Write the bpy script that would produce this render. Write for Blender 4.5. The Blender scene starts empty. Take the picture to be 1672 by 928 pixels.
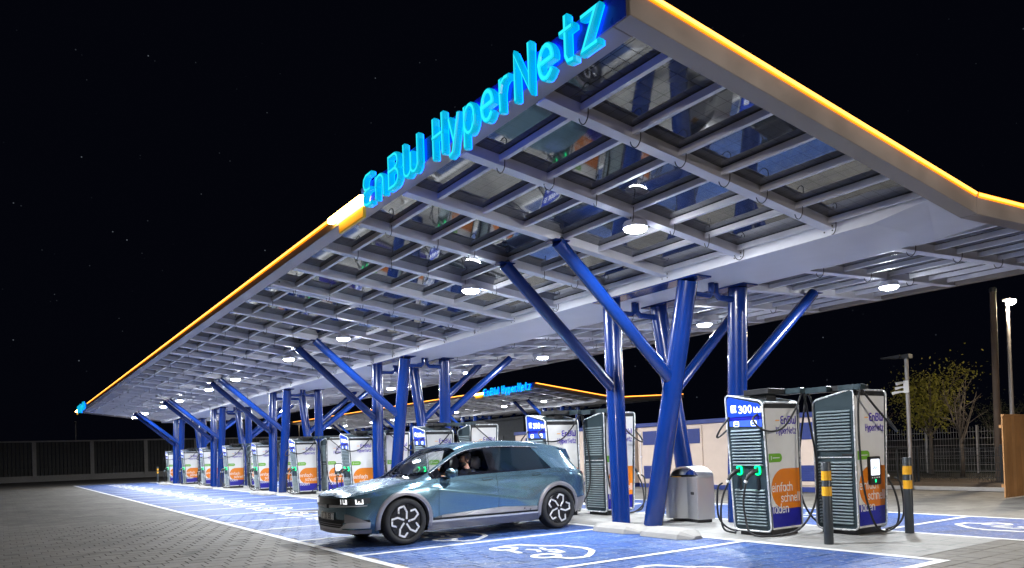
import bpy, bmesh, math, random
from mathutils import Matrix, Vector
random.seed(7)
S = bpy.context.scene
COL = S.collection

# ------------------------------------------------------------------ camera
cam_d = bpy.data.cameras.new('camera'); cam = bpy.data.objects.new('camera', cam_d); COL.objects.link(cam)
CAM_R = Matrix(((0.56363932, 0.03315525, 0.82535534), (0.82536798, 0.01711806, -0.56433560), (-0.03283917, 0.99930361, -0.01771687)))
cam.matrix_world = Matrix.Translation((0, 0, 1.40)) @ CAM_R.to_4x4()
cam_d.sensor_fit = 'HORIZONTAL'; cam_d.sensor_width = 36.0
cam_d.lens = 36.0 * 1219.8 / 1672.0
cam_d.shift_y = (715 - 464) / 1672.0
cam_d.clip_start = 0.05; cam_d.clip_end = 2000
S.camera = cam

# ------------------------------------------------------------------ night sky with stars
W = bpy.data.worlds.new('World'); S.world = W; W.use_nodes = True
wn = W.node_tree.nodes; wl = W.node_tree.links
wn.clear()
wo = wn.new('ShaderNodeOutputWorld'); bg = wn.new('ShaderNodeBackground'); bs = wn.new('ShaderNodeBackground'); ad = wn.new('ShaderNodeAddShader')
tc = wn.new('ShaderNodeTexCoord')
sky = wn.new('ShaderNodeTexSky'); sky.sky_type = 'NISHITA'; sky.sun_disc = False
sky.sun_elevation = math.radians(-6); sky.sun_rotation = math.radians(200)
mixc = wn.new('ShaderNodeMixRGB'); mixc.blend_type = 'ADD'; mixc.inputs['Fac'].default_value = 0.02
mixc.inputs['Color1'].default_value = (0.0011, 0.0014, 0.0034, 1)
wl.new(sky.outputs[0], mixc.inputs['Color2']); wl.new(mixc.outputs[0], bg.inputs[0]); bg.inputs[1].default_value = 0.5
vo = wn.new('ShaderNodeTexVoronoi'); vo.inputs['Scale'].default_value = 95.0
wl.new(tc.outputs['Generated'], vo.inputs['Vector'])
lt = wn.new('ShaderNodeMapRange'); lt.inputs[1].default_value = 0.0; lt.inputs[2].default_value = 0.085; lt.inputs[3].default_value = 1.0; lt.inputs[4].default_value = 0.0
wl.new(vo.outputs['Distance'], lt.inputs[0])
sp = wn.new('ShaderNodeSeparateColor'); wl.new(vo.outputs['Color'], sp.inputs[0])
pw = wn.new('ShaderNodeMath'); pw.operation = 'POWER'; pw.inputs[1].default_value = 12.0; wl.new(sp.outputs[0], pw.inputs[0])
ml = wn.new('ShaderNodeMath'); ml.operation = 'MULTIPLY'; wl.new(lt.outputs[0], ml.inputs[0]); wl.new(pw.outputs[0], ml.inputs[1])
bs.inputs[0].default_value = (0.75, 0.85, 1, 1); ms = wn.new('ShaderNodeMath'); ms.operation = 'MULTIPLY'; ms.inputs[1].default_value = 0.15
wl.new(ml.outputs[0], ms.inputs[0]); wl.new(ms.outputs[0], bs.inputs[1])
wl.new(bg.outputs[0], ad.inputs[0]); wl.new(bs.outputs[0], ad.inputs[1]); wl.new(ad.outputs[0], wo.inputs[0])

# ------------------------------------------------------------------ exposure
S.render.engine = 'CYCLES'
S.view_settings.view_transform = 'Standard'; S.view_settings.look = 'None'
S.view_settings.exposure = 0.88; S.view_settings.gamma = 1.0
CANOPY_W = 150.0         # watts of each canopy lamp
STREET_W = 480.0

# ================================================================== helpers
class MB:
    """collects shapes; build() links them as one mesh object"""
    def __init__(s): s.v = []; s.f = []; s.m = []
    def add(s, vs, fs, mi=0):
        b = len(s.v); s.v += [tuple(p) for p in vs]; s.f += [tuple(i + b for i in q) for q in fs]; s.m += [mi] * len(fs); return s
    def box(s, x0, x1, y0, y1, z0, z1, mi=0):
        return s.add([(x, y, z) for z in (z0, z1) for y in (y0, y1) for x in (x0, x1)],
                     [(0, 2, 3, 1), (4, 5, 7, 6), (0, 1, 5, 4), (2, 6, 7, 3), (0, 4, 6, 2), (1, 3, 7, 5)], mi)
    def hexa(s, a, b, mi=0):     # a, b: two quads (4 points each)
        return s.add(list(a) + list(b), [(3, 2, 1, 0), (4, 5, 6, 7), (0, 1, 5, 4), (1, 2, 6, 5), (2, 3, 7, 6), (3, 0, 4, 7)], mi)
    def tube(s, pts, r, n=8, mi=0, caps=True, up=None):
        pts = [Vector(p) for p in pts]; k = len(pts); rs = r if isinstance(r, (list, tuple)) else [r] * k
        rings = []; ref = Vector(up) if up else None
        for i, p in enumerate(pts):
            t = (pts[min(i + 1, k - 1)] - pts[max(i - 1, 0)]).normalized()
            if ref is None: ref = Vector((0, 0, 1)) if abs(t.z) < .9 else Vector((0, 1, 0))
            a = t.cross(ref); a = a.normalized() if a.length > 1e-6 else t.orthogonal().normalized()
            b = a.cross(t).normalized(); ref = b
            rings.append([p + (a * math.cos(2 * math.pi * j / n) + b * math.sin(2 * math.pi * j / n)) * rs[i] for j in range(n)])
        vs = [q for rg in rings for q in rg]; fs = []
        for i in range(k - 1):
            for j in range(n): fs.append((i * n + j, i * n + (j + 1) % n, (i + 1) * n + (j + 1) % n, (i + 1) * n + j))
        if caps: fs.append(tuple(range(n))[::-1]); fs.append(tuple((k - 1) * n + j for j in range(n)))
        return s.add(vs, fs, mi)
    def lathe(s, prof, n=16, M=None, mi=0, closed=False):
        M = M or Matrix(); vs = []; fs = []; k = len(prof)
        for r, z in prof:
            for j in range(n):
                a = 2 * math.pi * j / n; vs.append(M @ Vector((r * math.cos(a), r * math.sin(a), z)))
        for i in range(k if closed else k - 1):
            i2 = (i + 1) % k
            for j in range(n): fs.append((i * n + j, i * n + (j + 1) % n, i2 * n + (j + 1) % n, i2 * n + j))
        if not closed:
            if prof[0][0] > 1e-5: fs.append(tuple(range(n))[::-1])
            if prof[-1][0] > 1e-5: fs.append(tuple((k - 1) * n + j for j in range(n)))
        return s.add(vs, fs, mi)
    def prism(s, poly, d0, d1, mp, mi=0):
        n = len(poly)
        return s.add([mp(x, y, d0) for x, y in poly] + [mp(x, y, d1) for x, y in poly],
                     [tuple(range(n))[::-1], tuple(range(n, 2 * n))] + [(i, (i + 1) % n, n + (i + 1) % n, n + i) for i in range(n)], mi)
    def grid(s, fn, nu, nv, mi=0, keep=None):
        vs = [fn(i / nu, j / nv) for j in range(nv + 1) for i in range(nu + 1)]; fs = []
        for j in range(nv):
            for i in range(nu):
                q = (j * (nu + 1) + i, j * (nu + 1) + i + 1, (j + 1) * (nu + 1) + i + 1, (j + 1) * (nu + 1) + i)
                if keep is None or keep([vs[t] for t in q]): fs.append(q)
        return s.add(vs, fs, mi)
    def stroke(s, pts, w, d0, d1, mp, closed=False, mi=0, ext=True):
        P = [Vector(p) for p in pts]
        if ext and not closed and len(P) > 1:
            P[0] = P[0] + (P[0] - P[1]).normalized() * w * .5; P[-1] = P[-1] + (P[-1] - P[-2]).normalized() * w * .5
        n = len(P); L = []; R = []
        for i in range(n):
            a = P[(i - 1) % n] if (closed or i > 0) else None; c = P[(i + 1) % n] if (closed or i < n - 1) else None
            d1v = (P[i] - a).normalized() if a is not None else None; d2v = (c - P[i]).normalized() if c is not None else None
            if d1v is None: d1v = d2v
            if d2v is None: d2v = d1v
            t = d1v + d2v; t = t.normalized() if t.length > 1e-4 else d1v
            nn = Vector((-t.y, t.x)); k = max(.45, nn.dot(Vector((-d1v.y, d1v.x))))
            L.append(P[i] + nn * w * .5 / k); R.append(P[i] - nn * w * .5 / k)
        vs = []
        for i in range(n): vs += [mp(L[i].x, L[i].y, d0), mp(R[i].x, R[i].y, d0), mp(R[i].x, R[i].y, d1), mp(L[i].x, L[i].y, d1)]
        fs = []
        for i in range(n if closed else n - 1):
            a = 4 * i; b = 4 * ((i + 1) % n)
            for q in range(4): fs.append((a + q, a + (q + 1) % 4, b + (q + 1) % 4, b + q))
        if not closed: fs.append((0, 3, 2, 1)); e = 4 * (n - 1); fs.append((e, e + 1, e + 2, e + 3))
        return s.add(vs, fs, mi)
    def mesh(s, name, mats, smooth=False, bev=0.0, fix=True, bseg=1, angle=None):
        me = bpy.data.meshes.new(name); me.from_pydata(s.v, [], s.f)
        for m in (mats if isinstance(mats, (list, tuple)) else [mats]): me.materials.append(m)
        if any(s.m): me.polygons.foreach_set('material_index', s.m)
        if fix or bev:
            bm = bmesh.new(); bm.from_mesh(me)
            if fix: bmesh.ops.recalc_face_normals(bm, faces=bm.faces)
            if bev: bmesh.ops.bevel(bm, geom=[e for e in bm.edges if len(e.link_faces) == 2 and e.calc_face_angle(0) > .5], offset=bev, segments=bseg, affect='EDGES', clamp_overlap=True)
            bm.to_mesh(me); bm.free()
        if smooth:
            me.polygons.foreach_set('use_smooth', [True] * len(me.polygons))
            if angle: me.set_sharp_from_angle(angle=math.radians(angle))
        me.update(); return me
    def build(s, name, mats, parent=None, **k):
        return link(name, s.mesh(name, mats, **k), parent)
def link(name, me, parent=None, loc=None, M=None):
    o = bpy.data.objects.new(name, me); COL.objects.link(o)
    if parent is not None: o.parent = parent
    if M is not None: o.matrix_local = M
    elif loc is not None: o.location = loc
    return o
def tag(o, label=None, cat=None, group=None, kind=None):
    if label: o['label'] = label
    if cat: o['category'] = cat
    if group: o['group'] = group
    if kind: o['kind'] = kind
    return o
def thing(name, label, cat, loc=(0, 0, 0), rz=0, group=None):
    o = bpy.data.objects.new(name, None); COL.objects.link(o); o.location = loc; o.rotation_euler = (0, 0, rz); o.empty_display_size = .2
    return tag(o, label, cat, group)
KIDS = {}
def copy_tree(o, parent=None):
    c = o.copy(); COL.objects.link(c)
    if parent is not None: c.parent = parent
    for ch in o.children: copy_tree(ch, c)
    return c
def smooth_pts(P, n=6):
    P = [Vector(p) for p in P]; out = []
    for i in range(len(P) - 1):
        a, b, c, d = P[max(i - 1, 0)], P[i], P[i + 1], P[min(i + 2, len(P) - 1)]
        for j in range(n):
            t = j / n; out.append(.5 * ((2 * b) + (c - a) * t + (2 * a - 5 * b + 4 * c - d) * t * t + (3 * b - a - 3 * c + d) * t ** 3))
    out.append(P[-1]); return out
ORD = ['nearest', 'second', 'third', 'fourth', 'fifth', 'sixth', 'seventh', 'eighth', 'ninth', 'tenth', 'eleventh', 'twelfth']

# ------------------------------------------------------------------ materials
def mat(name, col, rough=.5, metal=0.0, var=.12, scale=8.0, bump=0.0, bscale=60.0, coat=0.0, spec=.5, emit=None, es=0.0, rvar=.08):
    m = bpy.data.materials.new(name); m.use_nodes = True; N = m.node_tree.nodes; L = m.node_tree.links; b = N['Principled BSDF']
    b.inputs['Roughness'].default_value = rough; b.inputs['Metallic'].default_value = metal; b.inputs['Specular IOR Level'].default_value = spec
    if coat: b.inputs['Coat Weight'].default_value = coat; b.inputs['Coat Roughness'].default_value = .06
    b.inputs['Base Color'].default_value = (*col, 1)
    if var > 0:
        t = N.new('ShaderNodeTexCoord'); nz = N.new('ShaderNodeTexNoise'); nz.inputs['Scale'].default_value = scale; nz.inputs['Detail'].default_value = 5
        L.new(t.outputs['Object'], nz.inputs['Vector'])
        mr = N.new('ShaderNodeMapRange'); mr.inputs[1].default_value = .25; mr.inputs[2].default_value = .75; mr.inputs[3].default_value = 1 - var; mr.inputs[4].default_value = 1 + var
        L.new(nz.outputs[0], mr.inputs[0])
        vm = N.new('ShaderNodeVectorMath'); vm.operation = 'SCALE'; vm.inputs[0].default_value = col; L.new(mr.outputs[0], vm.inputs['Scale']); L.new(vm.outputs[0], b.inputs['Base Color'])
        r2 = N.new('ShaderNodeMapRange'); r2.inputs[1].default_value = .3; r2.inputs[2].default_value = .7; r2.inputs[3].default_value = max(.02, rough - rvar); r2.inputs[4].default_value = min(1, rough + rvar)
        L.new(nz.outputs[0], r2.inputs[0]); L.new(r2.outputs[0], b.inputs['Roughness'])
        if bump:
            n2 = N.new('ShaderNodeTexNoise'); n2.inputs['Scale'].default_value = bscale; n2.inputs['Detail'].default_value = 4; L.new(t.outputs['Object'], n2.inputs['Vector'])
            bp = N.new('ShaderNodeBump'); bp.inputs['Strength'].default_value = bump; bp.inputs['Distance'].default_value = .01; L.new(n2.outputs[0], bp.inputs['Height']); L.new(bp.outputs[0], b.inputs['Normal'])
    if emit: b.inputs['Emission Color'].default_value = (*emit, 1); b.inputs['Emission Strength'].default_value = es
    return m
def glass(name, tint, refl=1.0):
    m = bpy.data.materials.new(name); m.use_nodes = True; N = m.node_tree.nodes; L = m.node_tree.links; N.clear()
    o = N.new('ShaderNodeOutputMaterial'); t = N.new('ShaderNodeBsdfTransparent'); t.inputs[0].default_value = (*tint, 1)
    g = N.new('ShaderNodeBsdfGlossy'); g.inputs['Roughness'].default_value = .02; g.inputs[0].default_value = (.9, .95, 1, 1)
    f = N.new('ShaderNodeFresnel'); f.inputs[0].default_value = 1.5; x = N.new('ShaderNodeMixShader')
    L.new(f.outputs[0], x.inputs[0]); L.new(t.outputs[0], x.inputs[1]); L.new(g.outputs[0], x.inputs[2]); L.new(x.outputs[0], o.inputs[0]); return m
def paving(name, col, joint, bw, bh, off=.5, mortar=.006, rough=.75, var=.18, bump=.4, blotch=.22, rot=0.0, speck=0.0):
    """laid stones seen too far away to pick apart: brick texture in world metres"""
    m = bpy.data.materials.new(name); m.use_nodes = True; N = m.node_tree.nodes; L = m.node_tree.links; b = N['Principled BSDF']
    g = N.new('ShaderNodeNewGeometry'); mp = N.new('ShaderNodeMapping'); mp.inputs['Rotation'].default_value = (0, 0, rot); L.new(g.outputs['Position'], mp.inputs['Vector'])
    br = N.new('ShaderNodeTexBrick'); br.offset = off; br.inputs['Scale'].default_value = 1; br.inputs['Brick Width'].default_value = bw; br.inputs['Row Height'].default_value = bh
    br.inputs['Mortar Size'].default_value = mortar; br.inputs['Mortar Smooth'].default_value = .2; br.inputs['Bias'].default_value = 0
    br.inputs['Color1'].default_value = (*[c * (1 - var) for c in col], 1); br.inputs['Color2'].default_value = (*[c * (1 + var) for c in col], 1); br.inputs['Mortar'].default_value = (*joint, 1)
    L.new(mp.outputs[0], br.inputs['Vector'])
    n1 = N.new('ShaderNodeTexNoise'); n1.inputs['Scale'].default_value = .45; n1.inputs['Detail'].default_value = 6; L.new(g.outputs['Position'], n1.inputs['Vector'])
    n2 = N.new('ShaderNodeTexNoise'); n2.inputs['Scale'].default_value = 9; n2.inputs['Detail'].default_value = 6; n2.inputs['Roughness'].default_value = .7; L.new(g.outputs['Position'], n2.inputs['Vector'])
    ad = N.new('ShaderNodeMath'); ad.operation = 'ADD'; L.new(n1.outputs[0], ad.inputs[0]); L.new(n2.outputs[0], ad.inputs[1])
    mr = N.new('ShaderNodeMapRange'); mr.inputs[1].default_value = .7; mr.inputs[2].default_value = 1.3; mr.inputs[3].default_value = 1 - blotch; mr.inputs[4].default_value = 1 + blotch; L.new(ad.outputs[0], mr.inputs[0])
    vm = N.new('ShaderNodeVectorMath'); vm.operation = 'SCALE'; L.new(br.outputs['Color'], vm.inputs[0]); L.new(mr.outputs[0], vm.inputs['Scale'])
    n4 = N.new('ShaderNodeTexNoise'); n4.inputs['Scale'].default_value = 1.1; n4.inputs['Detail'].default_value = 3; n4.inputs['Distortion'].default_value = .8; L.new(g.outputs['Position'], n4.inputs['Vector'])
    m4 = N.new('ShaderNodeMapRange'); m4.inputs[1].default_value = .58; m4.inputs[2].default_value = .70; m4.inputs[3].default_value = 1.0; m4.inputs[4].default_value = .66; L.new(n4.outputs[0], m4.inputs[0])
    v4 = N.new('ShaderNodeVectorMath'); v4.operation = 'SCALE'; L.new(vm.outputs[0], v4.inputs[0]); L.new(m4.outputs[0], v4.inputs['Scale'])
    last = v4.outputs[0]
    if speck:
        n3 = N.new('ShaderNodeTexNoise'); n3.inputs['Scale'].default_value = 14; n3.inputs['Detail'].default_value = 8; n3.inputs['Roughness'].default_value = .8; L.new(g.outputs['Position'], n3.inputs['Vector'])
        m3 = N.new('ShaderNodeMapRange'); m3.inputs[1].default_value = .52; m3.inputs[2].default_value = .68; m3.inputs[3].default_value = 0; m3.inputs[4].default_value = speck; L.new(n3.outputs[0], m3.inputs[0])
        mx = N.new('ShaderNodeMixRGB'); mx.inputs['Color2'].default_value = (.42, .42, .44, 1); L.new(m3.outputs[0], mx.inputs['Fac']); L.new(last, mx.inputs['Color1']); last = mx.outputs[0]
    L.new(last, b.inputs['Base Color']); b.inputs['Roughness'].default_value = rough
    bp = N.new('ShaderNodeBump'); bp.inputs['Strength'].default_value = bump; bp.inputs['Distance'].default_value = .006
    sb = N.new('ShaderNodeMath'); sb.operation = 'SUBTRACT'; L.new(n2.outputs[0], sb.inputs[0]); L.new(br.outputs['Fac'], sb.inputs[1]); L.new(sb.outputs[0], bp.inputs['Height']); L.new(bp.outputs[0], b.inputs['Normal'])
    return m
M = {}
GREY = (.150, .139, .123); BLUE = (.014, .062, .24)
M['asphalt'] = mat('asphalt', (.045, .045, .045), .9, var=.3, scale=1.5, bump=.3)
M['paving'] = paving('grey_paving', GREY, (.115, .108, .098), .30, .28, off=.33, mortar=.007, rot=math.pi / 2)
M['island'] = paving('pale_paving', (.29, .285, .272), (.14, .175, .17), .6, .4, mortar=.008, var=.07, blotch=.14)
M['bluebay'] = paving('blue_painted_paving', BLUE, (.014, .035, .13), .30, .28, off=.33, mortar=.008, rot=math.pi / 2, rough=.62, var=.15, speck=.7, blotch=.5)
M['white'] = mat('white_paint', (.72, .72, .72), .6, var=.14, scale=14, bump=.2)
M['steel'] = mat('galvanised_white_steel', (.74, .73, .79), .42, .0, var=.07, scale=3, bump=.05)
M['fascia'] = mat('pale_metal_fascia', (.27, .235, .22), .38, .3, var=.08, scale=2)
M['soffit'] = mat('pale_soffit_plate', (.70, .70, .76), .45, var=.06, scale=2)
M['bluesteel'] = mat('blue_gloss_steel', (.002, .024, .165), .25, .0, var=.04, scale=3, coat=.25, bump=.0, rvar=.015)
M['blueglow'] = mat('blue_glow_paint', (.01, .04, .50), .3, var=.05)
M['black'] = mat('black_plastic', (.016, .016, .018), .45, var=.2, scale=10)
M['rubber'] = mat('black_rubber', (.014, .014, .015), .6, var=.15)
M['led'] = mat('amber_led', (1, .45, .05), .4, var=0, emit=(1, .40, .07), es=1.9)
M['ledglow'] = mat('amber_painted_glow', (.9, .35, .02), .4, var=0, emit=(1, .22, .0), es=.95)
M['ledwhite'] = mat('amber_white_led', (1, .7, .3), .4, var=0, emit=(1, .55, .12), es=20.0)
M['yellowlit'] = mat('yellow_box', (.85, .55, .03), .4, var=.05)
M['cyan'] = mat('cyan_lit_acrylic', (.0, .35, .55), .25, var=0, emit=(.0, .42, .66), es=.42)
M['cyanface'] = mat('cyan_lit_face', (.0, .4, .55), .25, var=0, emit=(.02, .68, .80), es=.72)
M['lens'] = mat('lamp_lens', (.9, .9, .9), .3, var=0, emit=(.93, .97, 1), es=140.0)
M['warmlens'] = mat('street_lamp_lens', (.9, .9, .8), .3, var=0, emit=(1, .82, .55), es=260.0)
M['concrete'] = mat('concrete', (.30, .29, .275), .8, var=.15, scale=6, bump=.3)
# ================================================================== ground
def sheet(name, x0, x1, y0, y1, z, m, parent=None):
    o = MB().add([(x0, y0, z), (x1, y0, z), (x1, y1, z), (x0, y1, z)], [(0, 1, 2, 3)]).build(name, m, parent)
    return o
def struct(o): o['kind'] = 'structure'; return o
struct(sheet('ground', -700, 500, -500, 700, -.05, M['asphalt']))
NX0, NX1 = -19.6, -2.8         # stretch where the stones are laid one by one
FY0, FY1 = 4.05, 8.76          # front charging bays
RY0, RY1 = 11.08, 13.87        # rear charging bays
BX0, BX1 = -59.4, -4.27
fc = struct(sheet('forecourt_paving', -83, 14, -30, 20.3, -.008, M['paving']))
struct(sheet('second_forecourt', -90, -26, 20.3, 60, -.008, M['paving']))
bays = struct(sheet('charging_bays', BX0, NX0, FY0, FY1, 0.0, M['bluebay']))
rear = struct(sheet('rear_charging_bays', BX0, -.6, RY0, RY1, 0.0, M['bluebay']))
isl = struct(sheet('charger_island', BX0 - .4, -4.6, FY1 + .05, RY0 - .05, .003, M['island']))
# laid pavers near the camera: grey ones and the blue painted ones
M['paver'] = paving('paver_grey', GREY, GREY, 40, 40, mortar=0, var=.0, blotch=.24)
M['paver2'] = paving('paver_grey_light', (.165, .154, .137), GREY, 40, 40, mortar=0, var=.0, blotch=.24)
M['bpaver'] = paving('paver_blue', BLUE, BLUE, 40, 40, mortar=0, rough=.62, var=0, speck=.7, blotch=.5)
M['bpaver2'] = paving('paver_blue_worn', (.03, .085, .25), BLUE, 40, 40, mortar=0, rough=.55, var=0, speck=.9, blotch=.5)
M['joint'] = mat('joint_sand', (.085, .079, .072), .95, var=.3, scale=30)
inv = CAM_R.transposed()
def depth_px(x, y):
    c = inv @ Vector((x, y, -1.4)); d = -c.z
    if d < .5: return None
    return d, 836 + 1219.8 * c.x / d, 715 - 1219.8 * c.y / d
PL, PW_, GAP = .28, .20, .0055
cells = []
PL, PW_ = .28, .30
for i in range(int(NX0 / PL), 0):
    x = i * PL
    for j in range(-6, 40):
        y = j * PW_ - (i % 3) * PW_ / 3 + .05
        if x < NX0 or x > NX1: continue
        if FY1 < y < 14.1 and x < -4.5: continue
        if y > FY1 + .04 and RY0 - .05 < y < RY1: continue
        r = depth_px(x, y)
        if r is None or r[0] > 19 or not (-40 < r[1] < 1712) or r[2] > 960: continue
        cells.append((r[0], x, y, r[1], r[2]))
cells.sort()
vis = [c for c in cells if -5 < c[3] < 1677 and c[4] < 932]
inner = set((c[1], c[2]) for c in vis[:300])
def paver_mesh(m, seed):
    b = MB(); hx, hy = PL / 2 - GAP / 2, PW_ / 2 - GAP / 2; c = .006
    b.add([(-hx, -hy, -.02), (hx, -hy, -.02), (hx, hy, -.02), (-hx, hy, -.02), (-hx, -hy, -c), (hx, -hy, -c), (hx, hy, -c), (-hx, hy, -c), (-hx + c, -hy + c, 0), (hx - c, -hy + c, 0), (hx - c, hy - c, 0), (-hx + c, hy - c, 0)],
          [(0, 1, 5, 4), (1, 2, 6, 5), (2, 3, 7, 6), (3, 0, 4, 7), (4, 5, 9, 8), (5, 6, 10, 9), (6, 7, 11, 10), (7, 4, 8, 11), (8, 9, 10, 11)])
    return b
def is_blue(x, y): return FY0 < y < FY1 and BX0 < x < BX1
pm = {k: paver_mesh(M[k], 0).mesh('paver', M[k], fix=False) for k in ('paver', 'paver2', 'bpaver', 'bpaver2')}
rest = MB(); base = paver_mesh(None, 0); KEYS = ['paver', 'paver2', 'bpaver', 'bpaver2']
for d, x, y, u, v in cells:
    k = ('bpaver' if random.random() < .7 else 'bpaver2') if is_blue(x, y) else ('paver' if random.random() < .6 else 'paver2')
    dz = random.uniform(-.003, .001)
    if (x, y) in inner: link('paver', pm[k], fc, loc=(x, y, dz))
    else: rest.add([(p[0] + x, p[1] + y, p[2] + dz) for p in base.v], base.f, KEYS.index(k))
tag(rest.build('paver_field', [M[k] for k in KEYS], fc, fix=False), kind='stuff')
struct(sheet('joint_sand', NX0 - .1, NX1 + .2, -1.4, 11.05, -.0075 + .002, M['joint']))
# lines
def line(mb, a, b, w, z): mb.stroke([a, b], w, z - .002, z, lambda x, y, d: (x, y, d), ext=False)
mk = MB()
line(mk, (BX0 - .06, FY0), (BX1 + .06, FY0), .12, .006); line(mk, (BX0, FY1), (BX1 + .06, FY1), .12, .006); line(mk, (BX1, FY0 + .06), (BX1, FY1 - .06), .12, .0062)
line(mk, (BX0, FY0 + .06), (BX0, FY1 - .06), .12, .0062)
line(mk, (BX0, RY0), (-.6, RY0), .10, .006); line(mk, (BX0, RY1), (-.6, RY1), .10, .006)
DIV = [-6.99, -9.89, -12.45, -15.03, -17.45] + [-20.05 - 2.62 * k for k in range(15)]
for x in DIV: line(mk, (x, FY0 + .06), (x, FY1 - .06), .09, .0061)
for k in range(10): line(mk, (-6.3 - 5.3 * k, RY0 + .05), (-6.3 - 5.3 * k, RY1 - .05), .09, .0061)
struct(mk.build('bay_lines', M['white']))
def arc(cx, cy, rx, ry, a0, a1, n=10): return [(cx + rx * math.cos(math.radians(a0 + (a1 - a0) * i / n)), cy + ry * math.sin(math.radians(a0 + (a1 - a0) * i / n))) for i in range(n + 1)]
def ev_mesh():
    b = MB(); mp = lambda x, y, d: (x, y, d)
    ST = [(arc(-.62, -.28, .17, .17, 0, 360, 16)[:-1], True), (arc(.42, -.30, .17, .17, 0, 360, 16)[:-1], True),
          ([(-.80, -.22), (-.86, -.05), (-.80, .12), (-.45, .28), (-.22, .50), (.20, .54), (.48, .44), (.72, .20), (.86, .02), (.84, -.22), (.60, -.30)], False),
          ([(-.46, -.32), (-.10, -.38)], False), ([(-.26, .12), (-.05, .05), (.02, .16), (.30, .08)], False), ([(-.28, -.10), (-.12, -.04), (.02, -.12)], False), ([(.12, .0), (.30, .0)], False)]
    for i, (p, c) in enumerate(ST): b.stroke(p, .085 if i < 4 else .06, .001, .0062 + .0003 * i, mp, closed=c)
    return b.mesh('ev_symbol', M['white'])
evm = ev_mesh()
edges = [BX1] + DIV
for i in range(len(edges) - 1):
    x = (edges[i] + edges[i + 1]) / 2
    link('electric_car_symbol', evm, fc, loc=(x + .1, 6.2, 0.0))
for k in range(10):
    link('electric_car_symbol', evm, fc, M=Matrix.Translation((-5.0 - 5.3 * k if k == 0 else -3.6 - 5.3 * k, 12.55, 0)) @ Matrix.Rotation(math.pi, 4, 'Z'))
# raised kerb stones that stop the wheels in front of the columns
def kerb_stone(L):
    b = MB(); n = 6; prof = [(0, 0), (.03, .07), (.10, .115), (.22, .125), (.40, .125), (.50, .09), (.54, 0)]
    for i in range(n):
        x0, x1 = L * i / n, L * (i + 1) / n
        def sc(x):  # rounded ends
            e = min(x, L - x) / .16; return min(1, .35 + .65 * math.sqrt(max(0, e)))
        for (a, c), (a2, c2) in zip(prof, prof[1:]):
            s0, s1 = sc(x0), sc(x1)
            b.add([(x0, .27 + (a - .27) * s0, c * s0), (x1, .27 + (a - .27) * s1, c * s1), (x1, .27 + (a2 - .27) * s1, c2 * s1), (x0, .27 + (a2 - .27) * s0, c2 * s0)], [(0, 1, 2, 3)])
    for x in (0, L):
        e = .35; b.add([(x, .27 + (a - .27) * e, c * e) for a, c in prof], [tuple(range(len(prof)))])
    bm_ = b.mesh('kerb_stone', M['concrete'], smooth=True, angle=50)
    return bm_
km = kerb_stone(1.13)
for k in range(5):
    for q in range(2):
        o = link('kerb_stone', km, None, loc=(-9.92 - 10.6 * k + 1.15 * q, 8.24, .004))
        tag(o, '%s pale rounded kerb stone, %s of the pair before the %s column group' % ('right' if q else 'left', 'right' if q else 'left', ORD[k]), 'kerb stone', 'kerb stones before the columns')
# ================================================================== canopy with solar roof
def zL(y): return 4.86 - .124 * (y - 4.5)          # underside of the front wing
def zR(y): return 4.165 + .048 * (y - 10.1)        # underside of the rear wing
XF, MOD, NB = -4.33, 10.6, 7
YA, YV, YB = 4.25, 10.1, 16.15
S0, S1, SZ = 9.30, 10.90, 4.17                     # valley box
BP = MOD / NB
M['pv'] = bpy.data.materials.new('solar_glass'); M['pv'].use_nodes = True
def pv_nodes(m):
    N = m.node_tree.nodes; L = m.node_tree.links; b = N['Principled BSDF']
    t = N.new('ShaderNodeTexCoord'); br = N.new('ShaderNodeTexBrick'); br.offset = 0; br.inputs['Scale'].default_value = 1; br.inputs['Brick Width'].default_value = .165; br.inputs['Row Height'].default_value = .165
    br.inputs['Mortar Size'].default_value = .003; br.inputs['Color1'].default_value = (.048, .050, .060, 1); br.inputs['Color2'].default_value = (.056, .058, .068, 1); br.inputs['Mortar'].default_value = (.004, .004, .006, 1)
    L.new(t.outputs['Object'], br.inputs['Vector']); L.new(br.outputs['Color'], b.inputs['Base Color'])
    b.inputs['Roughness'].default_value = .035; b.inputs['IOR'].default_value = 1.9; rr = N.new('ShaderNodeMapRange'); rr.inputs[3].default_value = .5; rr.inputs[4].default_value = .06; L.new(br.outputs['Fac'], rr.inputs[0]); L.new(rr.outputs[0], b.inputs['Specular IOR Level'])
pv_nodes(M['pv'])
def sheared_y(mb, x0, x1, y0, y1, zf, a, b, mi=0):     # bar running along y, following zf, from zf+a to zf+b
    mb.hexa([(x0, y0, zf(y0) + a), (x1, y0, zf(y0) + a), (x1, y1, zf(y1) + a), (x0, y1, zf(y1) + a)], [(x0, y0, zf(y0) + b), (x1, y0, zf(y0) + b), (x1, y1, zf(y1) + b), (x0, y1, zf(y1) + b)], mi)
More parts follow.
